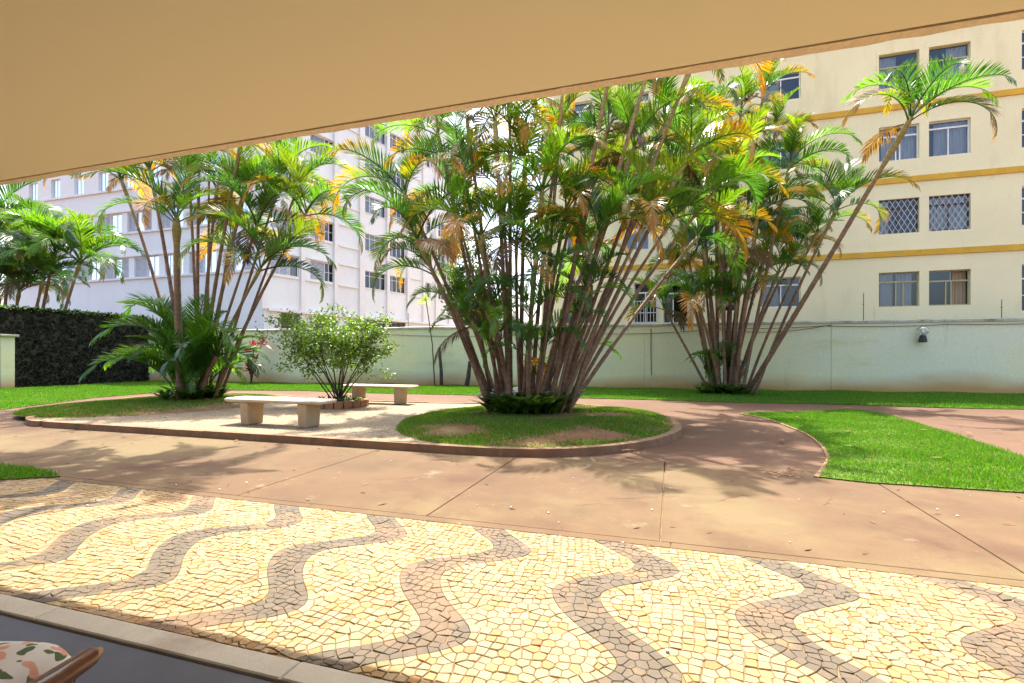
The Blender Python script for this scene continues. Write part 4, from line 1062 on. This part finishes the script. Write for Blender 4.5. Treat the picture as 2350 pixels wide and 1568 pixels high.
bush('tree', 'dark green leafy tree behind the wall between the two buildings', 'tree', (p.x, p.y, 0), 9, 9000, .17, .42, None, .09, st_, 'tree_leaf')

# ================================================================== porch chairs
def chair(t):
    """low wooden armchair; x right, y forward, origin on the floor"""
    W, D_ = .27, .52
    for sg in (-1, 1):
        mb = MB(); pts = [(sg * W, -.30, .52), (sg * W, -.1, .50), (sg * W, .12, .475), (sg * W, .23, .47), (sg * W, .268, .468)]
        mb.tube(pts, [.027, .029, .030, .027, .012], 10); mb.build('arm', 'chair_wood', t, smooth=True)
        for yy, tz in ((.16, .455), (-.28, .80)):
            mb = MB(); mb.tube([(sg * W, yy, 0), (sg * W, yy + (.0 if yy > 0 else -.03), .3), (sg * W, yy - (.0 if yy > 0 else .10), tz)], .020, 8); mb.build('leg', 'chair_wood', t, smooth=True)
    mb = MB(); mb.tube([(-W, -.38, .78), (0, -.40, .80), (W, -.38, .78)], .022, 8); mb.build('top_rail', 'chair_wood', t, smooth=True)
    mb = MB(); mb.rbox(-W, W, -.28, .16, .26, .29, .008); mb.build('seat', 'chair_wood', t)
    def pillow(x0, x1, y0, y1, z0, z1, nm, T=None):
        mb = MB(); nu, nv = 14, 14; top = []; bot = []
        for sgn, store in ((1, top), (-1, bot)):
            for i in range(nu + 1):
                row = []
                for j in range(nv + 1):
                    a, c = i / nu * 2 - 1, j / nv * 2 - 1; k = max(0, (1 - a ** 6) * (1 - c ** 6)) ** .5
                    sh = 1 - .10 * (a * a * c * c); x = (x0 + x1) / 2 + (x1 - x0) / 2 * a * sh; y = (y0 + y1) / 2 + (y1 - y0) / 2 * c * sh
                    z = (z0 + z1) / 2 + sgn * (z1 - z0) / 2 * k; pt = (x, y, z); row.append(mb.vert(T(*pt) if T else pt))
                store.append(row)
        for s_ in (top, bot):
            for i in range(nu):
                for j in range(nv): mb.face((s_[i][j], s_[i + 1][j], s_[i + 1][j + 1], s_[i][j + 1]))
        mb.build(nm, 'floral', t, smooth=True)
    pillow(-.245, .195, -.26, .345, .285, .50, 'cushion')
    pillow(-.22, .22, -.20, .20, -.06, .06, 'back_cushion', lambda x, y, z: (x, -.29 + z * .97 - (y) * .22, .58 + y))
x, y = LD(-1.45, 1.157)
ch = thing('armchair', 'wooden armchair with floral cushion, cropped at the lower left corner', 'chair', (x, y, -.011), YAW, 'armchairs on the porch'); chair(ch)
x, y = LD(-.56, .80)
c2h = thing('armchair', 'second wooden armchair showing only its arm tip at the bottom edge', 'chair', (x, y, -.011), YAW, 'armchairs on the porch')
for o in list(ch.children):
    k = o.copy(); C.objects.link(k); k.parent = c2h

# ================================================================== litter
mb = MB(); r = random.Random(2)
for _ in range(46):
    x = r.uniform(-5, 3); y = r.uniform(2.0, 5.9); s_ = r.uniform(.004, .011); a = r.uniform(0, 6)
    mb.prism([(x + s_ * math.cos(a + q), y + s_ * math.sin(a + q) * .8) for q in (0, 1.3, 2.7, 4.2, 5.3)], .001, .004 + s_ * .6)
tag(mb.build('pebbles', 'litter'), kind='stuff')
mb = MB()
for _ in range(170):
    x = r.uniform(-12, 6); y = r.uniform(3.6, 13.0) if r.random() < .7 else r.uniform(3.6, 6); L = r.uniform(.02, .06) if y < 6 else r.uniform(.04, .13); a = r.uniform(0, 6.28); d = Vector((math.cos(a), math.sin(a), 0)) * L; n_ = Vector((-d.y, d.x, 0)) * .22
    p = Vector((x, y, .004 if y < 6 else .05 if x > .3 else .2 - .016 * ((x + 2.4) ** 2 + (y - 9.3) ** 2) if math.hypot(x + 2.4, y - 9.3) < 2.4 else .095 if (x < .3 and 6.3 < y < 11.6) else .01)); mb.poly([p - d, p + n_ + Vector((0, 0, .006)), p + d, p - n_])
tag(mb.build('fallen_leaves', 'dry_leaf'), kind='stuff')
